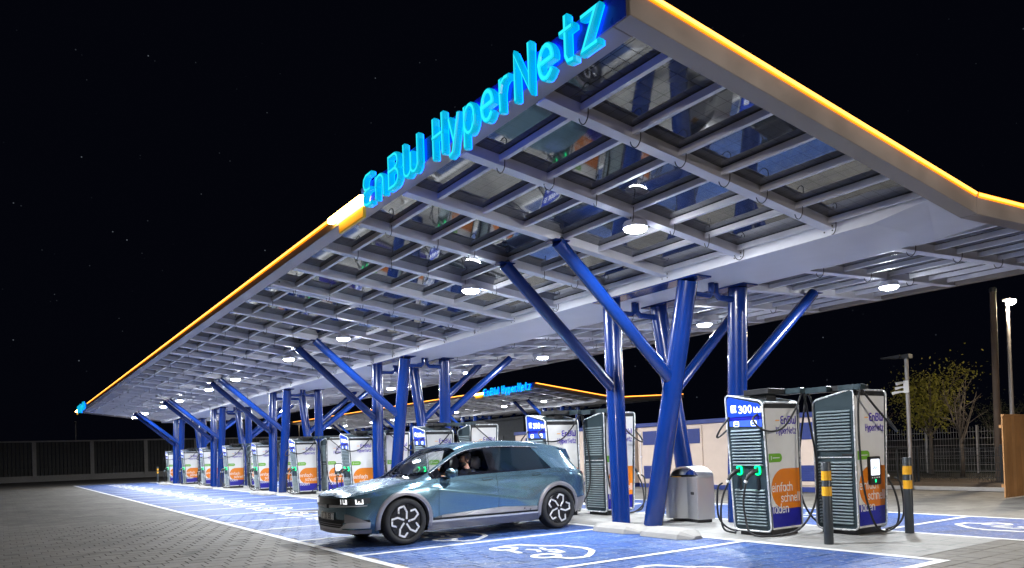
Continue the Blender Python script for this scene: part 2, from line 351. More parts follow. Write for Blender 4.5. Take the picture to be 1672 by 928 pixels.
def make_canopy(root, nmod, fine):
    """geometry in canopy coordinates of the near canopy; root empty carries any offset"""
    XE = XF - MOD * nmod
    # fascia frame
    for nm, y0, y1, zf in (('front', YA, YV - .004, zL), ('rear', YV + .004, YB, zR)):
        b = MB(); sheared_y(b, XF - .20, XF, y0, y1, zf, 0, .27); b.build('fascia', M['fascia'], root, bev=.006)
        b = MB(); sheared_y(b, XE, XE + .20, y0, y1, zf, 0, .27); b.build('fascia', M['fascia'], root, bev=.006)
    for y0, y1, zf in ((YA, YA + .22, zL), (YB - .22, YB, zR)):
        b = MB(); x0, x1 = XE + .202, XF - .202
        b.hexa([(x0, y0, zf(y0)), (x1, y0, zf(y0)), (x1, y1, zf(y1)), (x0, y1, zf(y1))], [(x0, y0, zf(y0) + (.268 if y0 > 9 else .180)), (x1, y0, zf(y0) + (.268 if y0 > 9 else .180)), (x1, y1, zf(y1) + (.268 if y0 > 9 else .180)), (x0, y1, zf(y1) + (.268 if y0 > 9 else .180))])
        b.build('fascia', M['fascia'], root, bev=.006)
    # valley box with soffit plates
    for k in range(nmod):
        b = MB(); x1 = XF - .203 - (MOD * k if k else 0) - (.0 if k == 0 else -.203); x0 = XF - MOD * (k + 1) + (.205 if k == nmod - 1 else .006)
        if k == 0:
            xc = x1 - .7; b.box(x0, xc, S0, S1, SZ, SZ + .30); b.hexa([(xc, S0, SZ), (x1, S0, SZ + .10), (x1, S1, SZ + .05), (xc, S1, SZ)], [(xc, S0, SZ + .30), (x1, S0, SZ + .30), (x1, S1, SZ + .30), (xc, S1, SZ + .30)])
        else: b.box(x0, x1, S0, S1, SZ, SZ + .30)
        b.build('valley_girder', M['soffit'], root)
    # beams
    bL = MB(); sheared_y(bL, -.045, .045, YA + .222, S0 - .002, zL, .0, .155); sheared_y(bL, -.075, .075, YA + .222, S0 - .002, zL, -.012, -.001)
    bR = MB(); sheared_y(bR, -.045, .045, S1 + .002, YB - .222, zR, .0, .155); sheared_y(bR, -.075, .075, S1 + .002, YB - .222, zR, -.012, -.001)
    mL, mR = bL.mesh('beam', M['steel']), bR.mesh('beam', M['steel'])
    xs = []
    for k in range(nmod):
        for i in range(NB + 1):
            x = XF - MOD * k - BP * i
            if i == 0: x -= .10
            if i == NB: x += .10
            xs.append((x, k, i))
    for x, k, i in xs:
        if (k == 0 and i == 0) or (k == nmod - 1 and i == NB): continue
        link('beam', mL, root, loc=(x, 0, 0)); link('beam', mR, root, loc=(x, 0, 0))
    # openings: purlins and glass panels between the beams
    yl = [4.97 + .713 * j for j in range(7)]; yr = [S1 + .44 + .72 * j for j in range(7)]
    el = [YA + .225] + yl + [S0 - .005]; er = [S1 + .005] + yr + [YB - .225]
    items = []
    for k in range(nmod):
        for i in range(NB):
            xa = XF - MOD * k - BP * i; xb = XF - MOD * k - BP * (i + 1)
            if i == 0: xa -= .10 if k else .155
            if i == NB - 1: xb += .10
            xa -= .048; xb += .048
            d = k * NB + i
            for j, y in enumerate(yl): items.append((d, 'purlin', 'L', xa, xb, y, j))
            for j, y in enumerate(yr): items.append((d + 3, 'purlin', 'R', xa, xb, y, j))
            for j in range(8): items.append((d, 'solar_panel', 'L', xa, xb, (el[j], el[j + 1]), j)); items.append((d + 3, 'solar_panel', 'R', xa, xb, (er[j], er[j + 1]), j))
    cnt = {'purlin': 0, 'solar_panel': 0}; far = {'purlin': MB(), 'solar_panel': MB()}
    cache = {}
    for d, nm, side, xa, xb, y, j in sorted(items, key=lambda t: t[0]):
        zf = zL if side == 'L' else zR
        single = fine and cnt[nm] < 300; cnt[nm] += 1
        w = round(xa - xb, 3); key = (nm, side, w, j if nm == 'solar_panel' else 0)
        if single and key in cache: me, oy = cache[key]
        if not single or key not in cache:
            b = far[nm] if not single else MB()
            ox, oy0 = (0, 0) if not single else (xb, (y if nm == 'purlin' else y[0]))
            if nm == 'purlin':
                z = zf(y) + .045; b.box(xb - ox, xa - ox, y - .028 - oy0, y + .028 - oy0, (z if not single else 0), (z if not single else 0) + .075)
            else:
                y0, y1 = y; zz = (lambda t: zf(t)) if not single else (lambda t: zf(t) - zf(y0))
                b.hexa([(xb - ox, y0 - oy0, zz(y0) + .128), (xa - ox, y0 - oy0, zz(y0) + .128), (xa - ox, y1 - oy0, zz(y1) + .128), (xb - ox, y1 - oy0, zz(y1) + .128)],
                       [(xb - ox, y0 - oy0, zz(y0) + .150), (xa - ox, y0 - oy0, zz(y0) + .150), (xa - ox, y1 - oy0, zz(y1) + .150), (xb - ox, y1 - oy0, zz(y1) + .150)])
            if single: cache[key] = (b.mesh(nm, M['steel'] if nm == 'purlin' else M['pv']), 0); me = cache[key][0]
        if single:
            if nm == 'purlin': link(nm, me, root, loc=(xb, y, zf(y) + .045))
            else: link(nm, me, root, loc=(xb, y[0], zf(y[0])))
    for nm, b in far.items():
        if b.v: tag(b.build(nm + ('_field' if fine else 's'), M['steel'] if nm == 'purlin' else M['pv'], root, fix=False), kind='stuff')
    # loose cable loops below the purlins
    if fine:
        cb = MB(); cb.tube(smooth_pts([(-.09, 0, .03), (-.07, 0, -.07), (-.01, 0, -.115), (.05, 0, -.06), (.06, 0, .06)], 4), .006, 5)
        cm = cb.mesh('cable_loop', M['rubber'], smooth=True)
        for k in range(nmod):
            for i in range(1, NB + 1):
                if (k * NB + i) % 3 == 0 and k < 2: continue
                for j, y in enumerate(yl):
                    if k > 1 and (j + i) % 2: continue
                    if k > 3: continue
                    link('cable_loop', cm, root, M=Matrix.Translation((XF - MOD * k - BP * i + .06 + random.uniform(-.0, .03), y + random.uniform(-.05, .05), zL(y) + .02)) @ Matrix.Rotation(random.uniform(-.5, .5), 4, 'Z'))
                for j, y in enumerate(yr[:5]):
                    if k < 2 and j % 2 == 0: link('cable_loop', cm, root, M=Matrix.Translation((XF - MOD * k - BP * i + .06, y, zR(y) + .02)))
    # bolt groups on the girder and joint beams
    if fine:
        bb = MB()
        for k in range(nmod):
            for i in range(1, NB + 1):
                x = XF - MOD * k - BP * i
                for dx in (-.06, .06):
                    for dz in (.06, .12): bb.tube([(x + dx, S0 - .008, SZ + dz), (x + dx, S0 + .004, SZ + dz)], .011, 6)
            for dy in (.25, .37):
                for dz in (.07, .14):
                    x = XF - MOD * (k + 1) + .10 + .046; bb.tube([(x, YA + dy, zL(YA + dy) + dz), (x + .008, YA + dy, zL(YA + dy) + dz)], .016, 6)
        tag(bb.build('bolts', M['black'], root), kind='stuff')
    # light strips along the top edges
    b = MB(); z0 = .250; y0_ = YA + .10
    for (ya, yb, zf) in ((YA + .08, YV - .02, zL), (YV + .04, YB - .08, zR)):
        g_ = MB(); sheared_y(g_, XF + .001, XF + .012, ya, yb, zf, .212, .276); g_.build('painted_glow', M['ledglow'], root)  # glowing band added to imitate the amber halo round the strip
    g_ = MB(); xe = XE + (6.6 if nmod == 5 else 1.0); g_.box(xe, -10.9, YA - .012, YA - .001, zL(YA) + .122, zL(YA) + .179); g_.build('painted_glow', M['ledglow'], root)
    b.tube([(XF + .014, YA + .14, zL(YA + .14) + z0), (XF + .014, YV - .03, zL(YV - .03) + z0)], .017, 8); b.build('light_strip', M['led'], root)
    b = MB(); b.tube([(XF + .014, YV + .05, zR(YV + .05) + z0), (XF + .014, YB - .1, zR(YB - .1) + z0)], .017, 8); b.build('light_strip', M['led'], root)
    b = MB(); xe = XE + (6.6 if nmod == 5 else 1.0); b.tube([(-10.95, YA - .014, zL(YA) + .161), (xe, YA - .014, zL(YA) + .161)], .017, 8); b.build('light_strip', M['led'], root)
    # fascia behind the sign, blue spill of the letters painted into its colour
    b = MB(); b.box(-9.75, -4.37, YA - .012, YA - .002, zL(YA) + .005, zL(YA) + .262); b.build('sign_glow_panel', M['blueglow'], root)
    # column groups
    for k in range(nmod):
        ox = -10.6 * k
        cols = [((-10.19, 9.32), (-10.42, 9.48), (-10.30, 7.00), 'L', 2.44), ((-9.58, 9.52), (-8.55, 9.50), (-8.82, 6.98), 'L', 2.48),
                ((-10.05, 11.06), (-10.44, 10.72), (-10.5, 13.2), 'R', 2.41), ((-8.80, 10.84), (-8.56, 10.78), (-8.68, 13.2), 'R', 2.47)]
        for (bx, by), (tx, ty), (hx, hy), sd, jz in cols:
            b = MB(); zt = SZ - .028; n = 24 if fine else 12
            b.tube([(bx + ox, by, 0.0), (tx + ox, ty, zt - .005)], .168, n)
            c = b.build('column', M['bluesteel'], root, smooth=True, angle=60)
            f = jz / zt; jx, jy = bx + (tx - bx) * f + ox, by + (ty - by) * f
            zt2 = (zL if sd == 'L' else zR)(hy) - .02; b = MB()
            j2 = Vector((jx, jy, jz)); h2 = Vector((hx + ox, hy, zt2)); dv = (h2 - j2).normalized()
            b.tube([j2 + dv * .10, h2], .105, n); b.box(hx + ox - .13, hx + ox + .13, hy - .14, hy + .14, zt2 - .006, zt2 + .006)
            b.build('branch', M['bluesteel'], c, smooth=True, angle=60)
            b = MB(); sg = 1 if sd == 'L' else -1
            b.tube([(tx + ox, ty + sg * .10, 3.93), (tx + ox, ty + sg * .50, 3.93), (tx + ox, ty + sg * .58, 4.0), (tx + ox, ty + sg * .58, 4.165)], .055, 8)
            b.build('bracket', M['bluesteel'], c, smooth=True, angle=40)
        for y, xa, xb in ((9.49, -10.75, -8.2), (10.75, -10.75, -8.25)):
            b = MB(); b.box(xa + ox, xb + ox, y - .19, y + .19, SZ - .028, SZ - .004); b.build('head_plate', M['bluesteel'], root)
canopy = thing('solar_canopy', 'long charging station canopy with solar glass roof on blue forked columns', 'canopy')
make_canopy(canopy, 5, True)
canopy2 = thing('solar_canopy', 'distant second canopy with amber edge seen behind the chargers', 'canopy', loc=(-29.0, 20.15, 0))
make_canopy(canopy2, 4, False)

# ------------------------------------------------------------------ lamps under the canopies
def make_lamp_mesh():
    a = MB(); a.lathe([(.0, .10), (.05, .10), (.06, .075), (.15, .06), (.168, .03), (.170, -.028), (.160, -.030), (.158, -.002)], 20)
    d = MB(); d.lathe([(.158, .0), (.156, -.035), (.135, -.062), (.08, -.078), (.0, -.082)], 20)
    s = MB(); s.tube([(0, 0, .09), (0, 0, .20)], .022, 8)
    return a.mesh('housing', M['steel'], smooth=True, angle=40), d.mesh('lens', M['lens'], smooth=True), s.mesh('stem', M['steel'], smooth=True)
LMP = make_lamp_mesh()
ld = bpy.data.lights.new('canopy_lamp_light', 'AREA'); ld.shape = 'DISK'; ld.size = .27; ld.energy = CANOPY_W * 1.38; ld.color = (.90, .95, 1.0)
def canopy_lamp(x, y, z, label, grp, light=True):
    t = thing('canopy_lamp', label, 'lamp', (x, y, z), 0, grp)
    link('housing', LMP[0], t); link('lens', LMP[1], t); link('stem', LMP[2], t)
    if light:
        l = bpy.data.objects.new('lamp_light', ld); COL.objects.link(l); l.parent = t; l.location = (0, 0, -.088)
n = 0
for k in range(5):
    for dx in (2.2, -2.15):
        canopy_lamp(-9.5 - 10.6 * k + dx - .10, 7.22, 4.42, '%s round lamp from the near corner under the front wing' % ORD[n], 'lamps under the front wing')
        canopy_lamp(-9.5 - 10.6 * k + dx, 13.45, 4.20, '%s round lamp from the near end under the rear wing' % ORD[n], 'lamps under the rear wing'); n += 1
n = 0
for k in range(4):
    for dx in (2.2, -2.15):
        canopy_lamp(-38.5 - 10.6 * k + dx, 27.25, 4.37, '%s round lamp from the sign under the distant canopy' % ORD[n], 'lamps under the distant canopy'); n += 1

# ------------------------------------------------------------------ stroke lettering
def A_(cx, cy, rx, ry, a0, a1, n=8): return arc(cx, cy, rx, ry, a0, a1, n)
X_ = .68
def bowl(cx, r=.26, ry=.34): return A_(cx, .34, r, ry, 0, 360, 18)[:-1]
G = {  # glyph: (advance, [(points, closed)])
 'E': (.62, [([(.52, 1), (.22, 1), (.06, .9), (.02, .74), (.10, .56), (.28, .5), (.46, .5)], 0), ([(.28, .5), (.08, .44), (0, .24), (.06, .08), (.24, 0), (.52, 0)], 0)]),
 'n': (.62, [([(0, 0), (0, X_)], 0), ([(0, .40)] + A_(.26, .42, .26, .26, 180, 0, 8) + [(.52, 0)], 0)]),
 'B': (.68, [([(0, 0), (0, 1), (.32, 1)] + A_(.34, .77, .22, .23, 90, -90, 6) + [(.0, .54)], 0), ([(.32, .54)] + A_(.34, .27, .26, .27, 90, -90, 6) + [(0, 0)], 0)]),
 'W': (.92, [([(0, 1), (0, .25)] + A_(.21, .22, .21, .22, 180, 360, 6) + [(.42, .62)], 0), ([(.42, .25)] + A_(.62, .22, .20, .22, 180, 360, 6) + [(.82, 1)], 0)]),
 'H': (.70, [([(0, 0), (0, 1)], 0), ([(.56, 0), (.56, 1)], 0), ([(0, .52), (.56, .52)], 0)]),
 'y': (.58, [([(0, X_), (.25, .05)], 0), ([(.50, X_), (.18, -.20), (.02, -.24)], 0)]),
 'p': (.64, [([(0, X_), (0, -.26)], 0), (bowl(.27), 1)]),
 'e': (.64, [([(.02, .36), (.52, .36)] + A_(.27, .34, .26, .34, 10, 315, 16), 0)]),
 'r': (.42, [([(0, 0), (0, X_)], 0), ([(0, .40), (.08, .60), (.22, .67), (.34, .66)], 0)]),
 'N': (.74, [([(0, 0), (0, 1), (.60, 0), (.60, 1)], 0)]),
 't': (.46, [([(.12, .95), (.12, .16), (.20, .02), (.36, 0)], 0), ([(-.04, X_), (.34, X_)], 0)]),
 'z': (.56, [([(0, X_), (.46, X_), (0, 0), (.46, 0)], 0)]),
 'i': (.20, [([(0, 0), (0, X_)], 0), ([(0, .92), (0, .95)], 0)]),
 'f': (.40, [([(.36, 1), (.22, .98), (.12, .84), (.12, 0)], 0), ([(-.02, X_), (.32, X_)], 0)]),
 'a': (.64, [(bowl(.26), 1), ([(.53, X_), (.53, 0)], 0)]),
 'c': (.56, [(A_(.27, .34, .26, .34, 45, 315, 14), 0)]),
 'h': (.62, [([(0, 0), (0, 1.02)], 0), ([(0, .40)] + A_(.26, .42, .26, .26, 180, 0, 8) + [(.52, 0)], 0)]),
 's': (.52, [([(.42, .58), (.30, .67), (.12, .66), (.03, .54), (.10, .40), (.32, .31), (.42, .17), (.32, .03), (.12, .0), (.0, .09)], 0)]),
 'l': (.20, [([(0, 0), (0, 1.02)], 0)]),
 'd': (.66, [(bowl(.26), 1), ([(.53, 1.02), (.53, 0)], 0)]),
 'k': (.54, [([(0, 0), (0, 1.02)], 0), ([(.40, X_), (.02, .30)], 0), ([(.14, .40), (.44, 0)], 0)]),
 '0': (.66, [(A_(.27, .5, .26, .5, 0, 360, 18)[:-1], 1)]),
 '1': (.4, [([(0, .8), (.18, 1), (.18, 0)], 0)]),
 '2': (.62, [([(.02, .74)] + A_(.26, .74, .24, .26, 170, -30, 8) + [(0, 0), (.52, 0)], 0)]),
 '3': (.62, [(A_(.24, .75, .24, .25, 150, -90, 8), 0), (A_(.24, .26, .27, .26, 90, -150, 8), 0)]),
 '5': (.62, [([(.46, 1), (.06, 1), (.03, .58)] + A_(.24, .32, .26, .32, 110, -150, 10), 0)]),
 'F': (.58, [([(0, 0), (0, 1), (.46, 1)], 0), ([(0, .52), (.38, .52)], 0)]),
 'Z': (.66, [([(0, 1), (.52, 1), (0, 0), (.52, 0)], 0)]),
 'U': (.70, [([(0, 1), (0, .28)] + A_(.27, .27, .27, .27, 180, 360, 8) + [(.54, 1)], 0)]),
 'e2': (.60, [([(.48, 1), (0, 1), (0, 0), (.48, 0)], 0), ([(0, .5), (.40, .5)], 0)]),
}
def text_width(s, sp=.16): return sum((G[c][0] if c in G else .45) + sp for c in s) - sp
def write(mb, s, h, w, d, mp, x0=0, y0=0, sp=.16, sx=1.0, mi=0):
    x = x0; q = 0
    for c in s:
        if c == ' ': x += (.45) * h * sx; continue
        for pts, cl in G[c][1]:
            mb.stroke([(x + px * h * sx, y0 + py * h) for px, py in pts], w, -.0005, d + .0003 * (q % 5), mp, closed=bool(cl), mi=mi); q += 1
        x += (G[c][0] + sp) * h * sx
    return x
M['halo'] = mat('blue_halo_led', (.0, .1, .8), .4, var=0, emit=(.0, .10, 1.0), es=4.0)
# ------------------------------------------------------------------ lit block letters on the canopy edge
def make_sign(label, loc):
    t = thing('illuminated_sign', label, 'sign', loc)
    def word(s, x0, x1, h, w, z0):
        nat = text_width(s, .26) * h; sx = (x1 - x0) / nat; x = x0
        for c in s:
            b = MB()
            for q, (pts, cl) in enumerate(G[c][1]):
                P = [(x + px * h * sx, z0 + py * h) for px, py in pts]
                b.stroke(P, w, .035, .10 + .003 * q, lambda a, z, d: (a, -d, z), closed=bool(cl), mi=0)
                b.stroke(P, w * .72, .095, .108 + .003 * q, lambda a, z, d: (a, -d, z), closed=bool(cl), mi=1)
            lo_ = b.build('letter', [M['cyan'], M['cyanface']], t, bev=.006)
            h_ = MB()
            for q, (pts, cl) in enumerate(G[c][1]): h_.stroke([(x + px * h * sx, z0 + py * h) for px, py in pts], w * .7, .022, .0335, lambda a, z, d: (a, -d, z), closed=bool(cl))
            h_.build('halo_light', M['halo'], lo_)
            x += (G[c][0] + .26) * h * sx
    word('EnBW', .08, 1.74, .40, .056, .03); word('HyperNetz', 2.08, 4.96, .43, .058, .02)
    b = MB(); b.box(-1.25, -.02, -.12, -.02, .16, .24); b.build('logo_dash', M['ledwhite'], t, bev=.01)
    b = MB(); b.box(-.95, -.05, -.06, -.012, -.06, .10); b.build('logo_backing', M['yellowlit'], t, bev=.01)
    return t
make_sign('large cyan lit block letters on the edge of the near canopy corner', (-9.55, YA, 4.765))
make_sign('cyan lit letters at the far left end of the long canopy edge', (-56.6, YA, 4.80))
make_sign('small cyan lit letters on the distant second canopy', (-29.0 - 9.55, YA + 20.15, 4.765))
# ================================================================== fast chargers
M['cwhite'] = mat('charger_white', (.74, .73, .71), .38, var=.03)
M['cdark'] = mat('charger_anthracite', (.035, .055, .065), .4, .3, var=.1)
M['cslat'] = mat('charger_slat', (.24, .30, .32), .33, .35, var=.06)
M['crim'] = mat('charger_rim', (.80, .82, .84), .25, .4, var=.03)
M['corange'] = mat('print_orange', (.74, .205, .006), .4, var=.03)
M['cblue'] = mat('print_blue', (.012, .012, .30), .35, var=.03)
M['cgreen'] = mat('print_green', (.16, .42, .03), .4, var=.03)
M['ctext'] = mat('print_violet', (.05, .012, .36), .4, var=0)
M['cwtext'] = mat('print_white', (.80, .80, .80), .4, var=0)
M['cotext'] = mat('print_orange_dash', (.9, .4, .05), .4, var=0)
M['header'] = mat('header_blue', (.01, .045, .42), .3, var=0, emit=(.01, .05, .55), es=.25)
M['header2'] = mat('display_blue', (.03, .08, .5), .25, var=0, emit=(.10, .2, .85), es=.3)
M['hwhite'] = mat('header_lit_white', (.9, .9, .9), .4, var=0, emit=(.85, .92, 1), es=.9)
M['green'] = mat('green_status_light', (.0, .8, .35), .4, var=0, emit=(.0, 1, .20), es=1.5)
M['screen'] = mat('screen_lit', (.7, .75, .8), .2, var=.0, emit=(.75, .82, .95), es=.9)
M['sblue'] = mat('screen_blue', (.1, .2, .7), .3, var=0, emit=(.12, .22, .75), es=.7)
HW = .332
def ytop(z): return -.37 - .12 * z / 2.0            # leaning front face
def ytf(x): return 2.075 - .07 * x / HW             # slanting top, higher on the left
Z0 = .075
def rrect(x0, x1, y0, y1, r, n=5):
    out = []
    for cx, cy, a in ((x1 - r, y1 - r, 0), (x0 + r, y1 - r, 90), (x0 + r, y0 + r, 180), (x1 - r, y0 + r, 270)):
        out += [(cx + r * math.cos(math.radians(a + 90 * i / n)), cy + r * math.sin(math.radians(a + 90 * i / n))) for i in range(n + 1)]
    return out
def make_charger(slats_single, number):
    t = thing('charging_station', 'x', 'charger')
    # core body
    def ring(inset, yo, front):
        pts = []
        for x, z in rrect(-HW + inset, HW - inset, Z0 + inset, 2.09 - inset, .07):
            zz = z if z < 1.2 else z + (ytf(x) - 2.09) * (z - 1.2) / .89
            y = (ytop(zz) if front else .37) + yo
            pts.append((x, y, zz))
        return pts
    b = MB(); fr = ring(.012, .0, True); bk = ring(.012, 0, False); n = len(fr)
    b.add(fr + bk, [tuple(range(n))[::-1], tuple(range(n, 2 * n))] + [(i, (i + 1) % n, n + (i + 1) % n, n + i) for i in range(n)])
    body = b.build('body', M['cdark'], t, smooth=True, angle=40)
    for front in (True, False):
        b = MB(); r = ring(.0, (-.004 if front else .004), front); b.tube(r + [r[0], r[1]], .014, 6, caps=False); b.build('rim', M['crim'], t, smooth=True)
    b = MB(); b.box(-.28, .28, -.31, .32, 0, Z0 + .03); b.build('plinth', M['black'], t)
    # louvres
    def slat_mb(w):
        s = MB(); s.add([(-w, .0, -.012), (w, .0, -.012), (w, -.026, -.012), (-w, -.026, -.012), (-w, -.028, -.006), (w, -.028, -.006), (w, .0, .016), (-w, .0, .016)], [(0, 1, 2, 3), (3, 2, 5, 4), (4, 5, 6, 7), (0, 3, 4, 7), (1, 6, 5, 2), (0, 7, 6, 1)])
        return s
    sm = slat_mb(HW - .065); sme = sm.mesh('slat', M['cslat'])
    rows = [.17 + .047 * i for i in range(12)] + [1.07 + .047 * i for i in range(12)]
    rowsb = [.17 + .047 * i for i in range(20)] + [1.26 + .047 * i for i in range(13)]
    tilt = math.atan(.13 / 2.0)
    fm = [Matrix.Translation((0, ytop(z) - .001, z)) @ Matrix.Rotation(tilt, 4, 'X') for z in rows]
    bmx = [Matrix.Translation((0, .371, z)) @ Matrix.Rotation(math.pi, 4, 'Z') for z in rowsb]
    if slats_single:
        for m in fm + bmx: link('slat', sme, t, M=m)
    else:
        j = MB()
        for m in fm + bmx: j.add([m @ Vector(v) for v in sm.v], sm.f)
        tag(j.build('louvre', M['cslat'], t), kind='stuff')
    b = MB(); b.box(-HW + .06, HW - .06, .372, .382, 1.135, 1.15); b.build('trim_bar', M['crim'], t)
    b = MB(); b.box(-.30, -.12, .374, .386, 1.165, 1.195); b.build('door_handle', M['black'], t, bev=.004)
    # header and displays on the front
    def fmap(x, z, d): return (x, ytop(z) - d, z)
    b = MB(); b.prism([(-HW + .03, 1.80), (HW - .03, 1.80), (HW - .03, 1.93), (HW - .07, 1.975), (-HW + .07, 2.105), (-HW + .03, 2.07)], .002, .012, fmap); hd = b.build('header', M['header'], t)
    b = MB(); b.prism(rrect(-.235, -.135, 1.865, 1.975, .01, 2), .011, .0135, fmap); nb = b.build('number_box', M['hwhite'], hd)
    if number:
        b = MB(); write(b, number, .06, .012, .0152, fmap, -.215, 1.89, sp=.12); b.build('number', M['header2'], hd)
    b = MB(); x = write(b, '300', .105, .017, .0145, fmap, -.085, 1.852, sp=.17); write(b, 'kW', .075, .012, .0145, fmap, x + .02, 1.852, sp=.2); b.build('rating_text', M['hwhite'], hd)
    b = MB(); b.prism([(-HW + .03, 1.745), (HW - .03, 1.745), (HW - .03, 1.798), (-HW + .03, 1.798)], .002, .006, fmap); b.build('header_recess', M['cblue'], t)
    b = MB(); b.prism([(-HW + .05, 1.66), (HW - .03, 1.63), (HW - .03, 1.742), (-HW + .05, 1.742)], .002, .010, fmap); dp = b.build('display', M['header2'], t)
    b = MB()
    for x0 in (-.20, .12):
        b.stroke(rrect(x0, x0 + .09, 1.655, 1.728, .014, 2), .012, .009, .0125, fmap, closed=True); b.stroke([(x0 + .02, 1.692), (x0 + .07, 1.692)], .010, .009, .0128, fmap)
    b.build('display_icons', M['hwhite'], dp)
    # plug holders
    for x in (-.16, .17):
        b = MB(); b.stroke(rrect(x - .042, x + .042, .925, 1.055, .04, 4), .022, .002, .022, fmap, closed=True); b.build('status_ring', M['green'], t)
        b = MB(); b.box(x - .024, x + .024, ytop(.7) - .02, ytop(.7) + .001, .66, .88); b.build('holder', M['black'], t, bev=.006)
        b = MB(); y = ytop(.99); b.tube([(x, y + .0, .99), (x - .02, y - .10, .965), (x - .05, y - .16, .915), (x - .075, y - .19, .84)], [.034, .036, .03, .024], 10)
        b.tube([(x - .01, y - .06, 1.005), (x - .055, y - .13, .985)], .018, 6); b.build('plug', M['black'], t, smooth=True, angle=50)
        b = MB(); b.tube([(x - .072, y - .188, .845), (x - .084, y - .20, .81)], .028, 10); b.build('plug_collar', M['crim'], t, smooth=True, angle=50)
    # side panels with the prints
    for sgn in (1, -1):
        Y0, Y1 = -.375, .40                       # reading direction runs from lo to hi
        mp = (lambda a, z, d: (HW - .012 + d, a, z)) if sgn > 0 else (lambda a, z, d: (-HW + .012 - d, -a, z))
        # outline in reading coordinates: a = y for +x side, a = -y for -x side
        fy = lambda z: ytop(z) + .045
        bk_ = .335; zt = ytf(sgn * HW) - .10
        def poly(pts): return pts
        if sgn > 0: L = lambda z: fy(z); Rr = lambda z: bk_
        else: L = lambda z: -bk_; Rr = lambda z: -fy(z)
        b = MB(); b.prism([(L(.10), .10), (Rr(.10), .10), (Rr(zt), zt), (L(zt), zt)], .0, .012, mp); sp_ = b.build('side_panel', M['cwhite'], t, bev=.003)
        b = MB(); e0, e1 = .0125, .0140
        b.prism([(L(.13), .13), (Rr(.13), .13), (Rr(.44), .44), (L(.44), .44)], e0, e1, mp); b.build('blue_print', M['cblue'], sp_)
        wdt = Rr(.7) - L(.7); lo = L(.7) + .02
        b = MB(); oc = [(Rr(.36), .36), (Rr(1.0), 1.0)] + [(lo + .30 + .30 * math.cos(math.radians(a)), .70 + .30 * math.sin(math.radians(a))) for a in range(90, 271, 15)]
        oc = [(max(L(z) + .004, a), z) for a, z in oc]; oc.append((Rr(.40) - .2, .40))
        oc = [(Rr(.40), .40), (Rr(1.0), 1.0)] + [(lo + .30 + .30 * math.cos(math.radians(a)), .70 + .30 * math.sin(math.radians(a))) for a in range(90, 271, 15)]
        b.prism(oc, e0, e1 + .0012, mp); b.build('orange_print', M['corange'], sp_)
        b = MB(); write(b, 'einfach', .125, .0135, e1 + .003, mp, lo + .01, .665, sp=.10, sx=.92); write(b, 'schnell', .125, .0135, e1 + .003, mp, lo + .22, .505, sp=.10, sx=.92); write(b, 'laden', .125, .0135, e1 + .003, mp, lo + .03, .345, sp=.10, sx=.92); b.build('slogan', M['cwtext'], sp_)
        xr = Rr(1.7) - .035
        w1 = text_width('EnBW', .22) * .105; b = MB(); write(b, 'EnBW', .105, .020, e1 + .001, mp, xr - w1 * 1.0, 1.675, sp=.22); w2 = text_width('HyperNetz', .14) * .095 * .78; write(b, 'HyperNetz', .095, .013, e1 + .001, mp, xr - w2, 1.525, sp=.14, sx=.78); b.build('logo_text', M['ctext'], sp_)
        b = MB(); b.prism([(xr - w1 - .13, 1.715), (xr - w1 - .035, 1.715), (xr - w1 - .035, 1.73), (xr - w1 - .13, 1.73)], e0, e1, mp); b.build('logo_dash', M['cotext'], sp_)
        a0 = L(1.2) + .01; b = MB(); b.prism([(a0, 1.10), (a0 + .25, 1.10)] + [(a0 + .25 + .065 * math.cos(math.radians(a)), 1.165 + .065 * math.sin(math.radians(a))) for a in range(-75, 90, 15)] + [(a0 + .25, 1.23), (a0, 1.23)], e0, e1, mp); pill = b.build('green_badge', M['cgreen'], sp_)
        b = MB(); b.stroke([(a0 + .06, 1.14), (a0 + .06, 1.19)], .012, e1, e1 + .001, mp); b.stroke([(a0 + .10, 1.165), (a0 + .25, 1.165)], .012, e1, e1 + .0011, mp); b.build('badge_mark', M['cwtext'], pill)
        # dark cap strip along the top of the side
        b = MB(); b.prism([(L(zt) + .0, zt + .003), (Rr(zt), zt + .003), (Rr(zt) - .0, zt + .07), (L(zt) + .0, zt + .07)], .0, .010, mp); b.build('top_trim', M['black'], t)
        b = MB(); b.prism([(L(zt) + .0, zt + .072), (Rr(zt), zt + .072), (Rr(zt), zt + .098), (L(zt) + .0, zt + .098)], -.01, .009, mp); b.build('top_edge', M['crim'], t, bev=.006)
        if sgn < 0:   # screen on the left side
            c0 = L(1) + .40; b = MB(); b.prism(rrect(c0 - .145, c0 + .145, .72, 1.14, .03, 3), .012, .05, mp); sc = b.build('screen_housing', M['black'], t)
            b = MB(); b.prism(rrect(c0 - .115, c0 + .115, .86, 1.10, .012, 2), .049, .053, mp); s2 = b.build('screen', M['screen'], sc)
            b = MB()
            for i in range(6): b.stroke([(c0 - .07 + .02 * i, .94 + .012 * ((i * 7) % 3)), (c0 - .06 + .02 * i, .97 + .016 * ((i * 5) % 4))], .009, .052, .0545 + .0002 * i, mp)
            b.stroke([(c0 - .09, .915), (c0 + .09, .915)], .006, .052, .0543, mp); b.build('screen_graphic', M['sblue'], sc)
            b = MB()
            for i in range(4): b.stroke([(c0 - .09 + .06 * i, .825), (c0 - .082 + .06 * i, .825)], .018, .049, .0525, mp)
            b.build('buttons', M['cwtext'], sc)
            b = MB(); b.prism(rrect(c0 - .015, c0 + .015, .755, .80, .008, 2), .049, .053, mp); b.build('card_light', M['green'], sc)
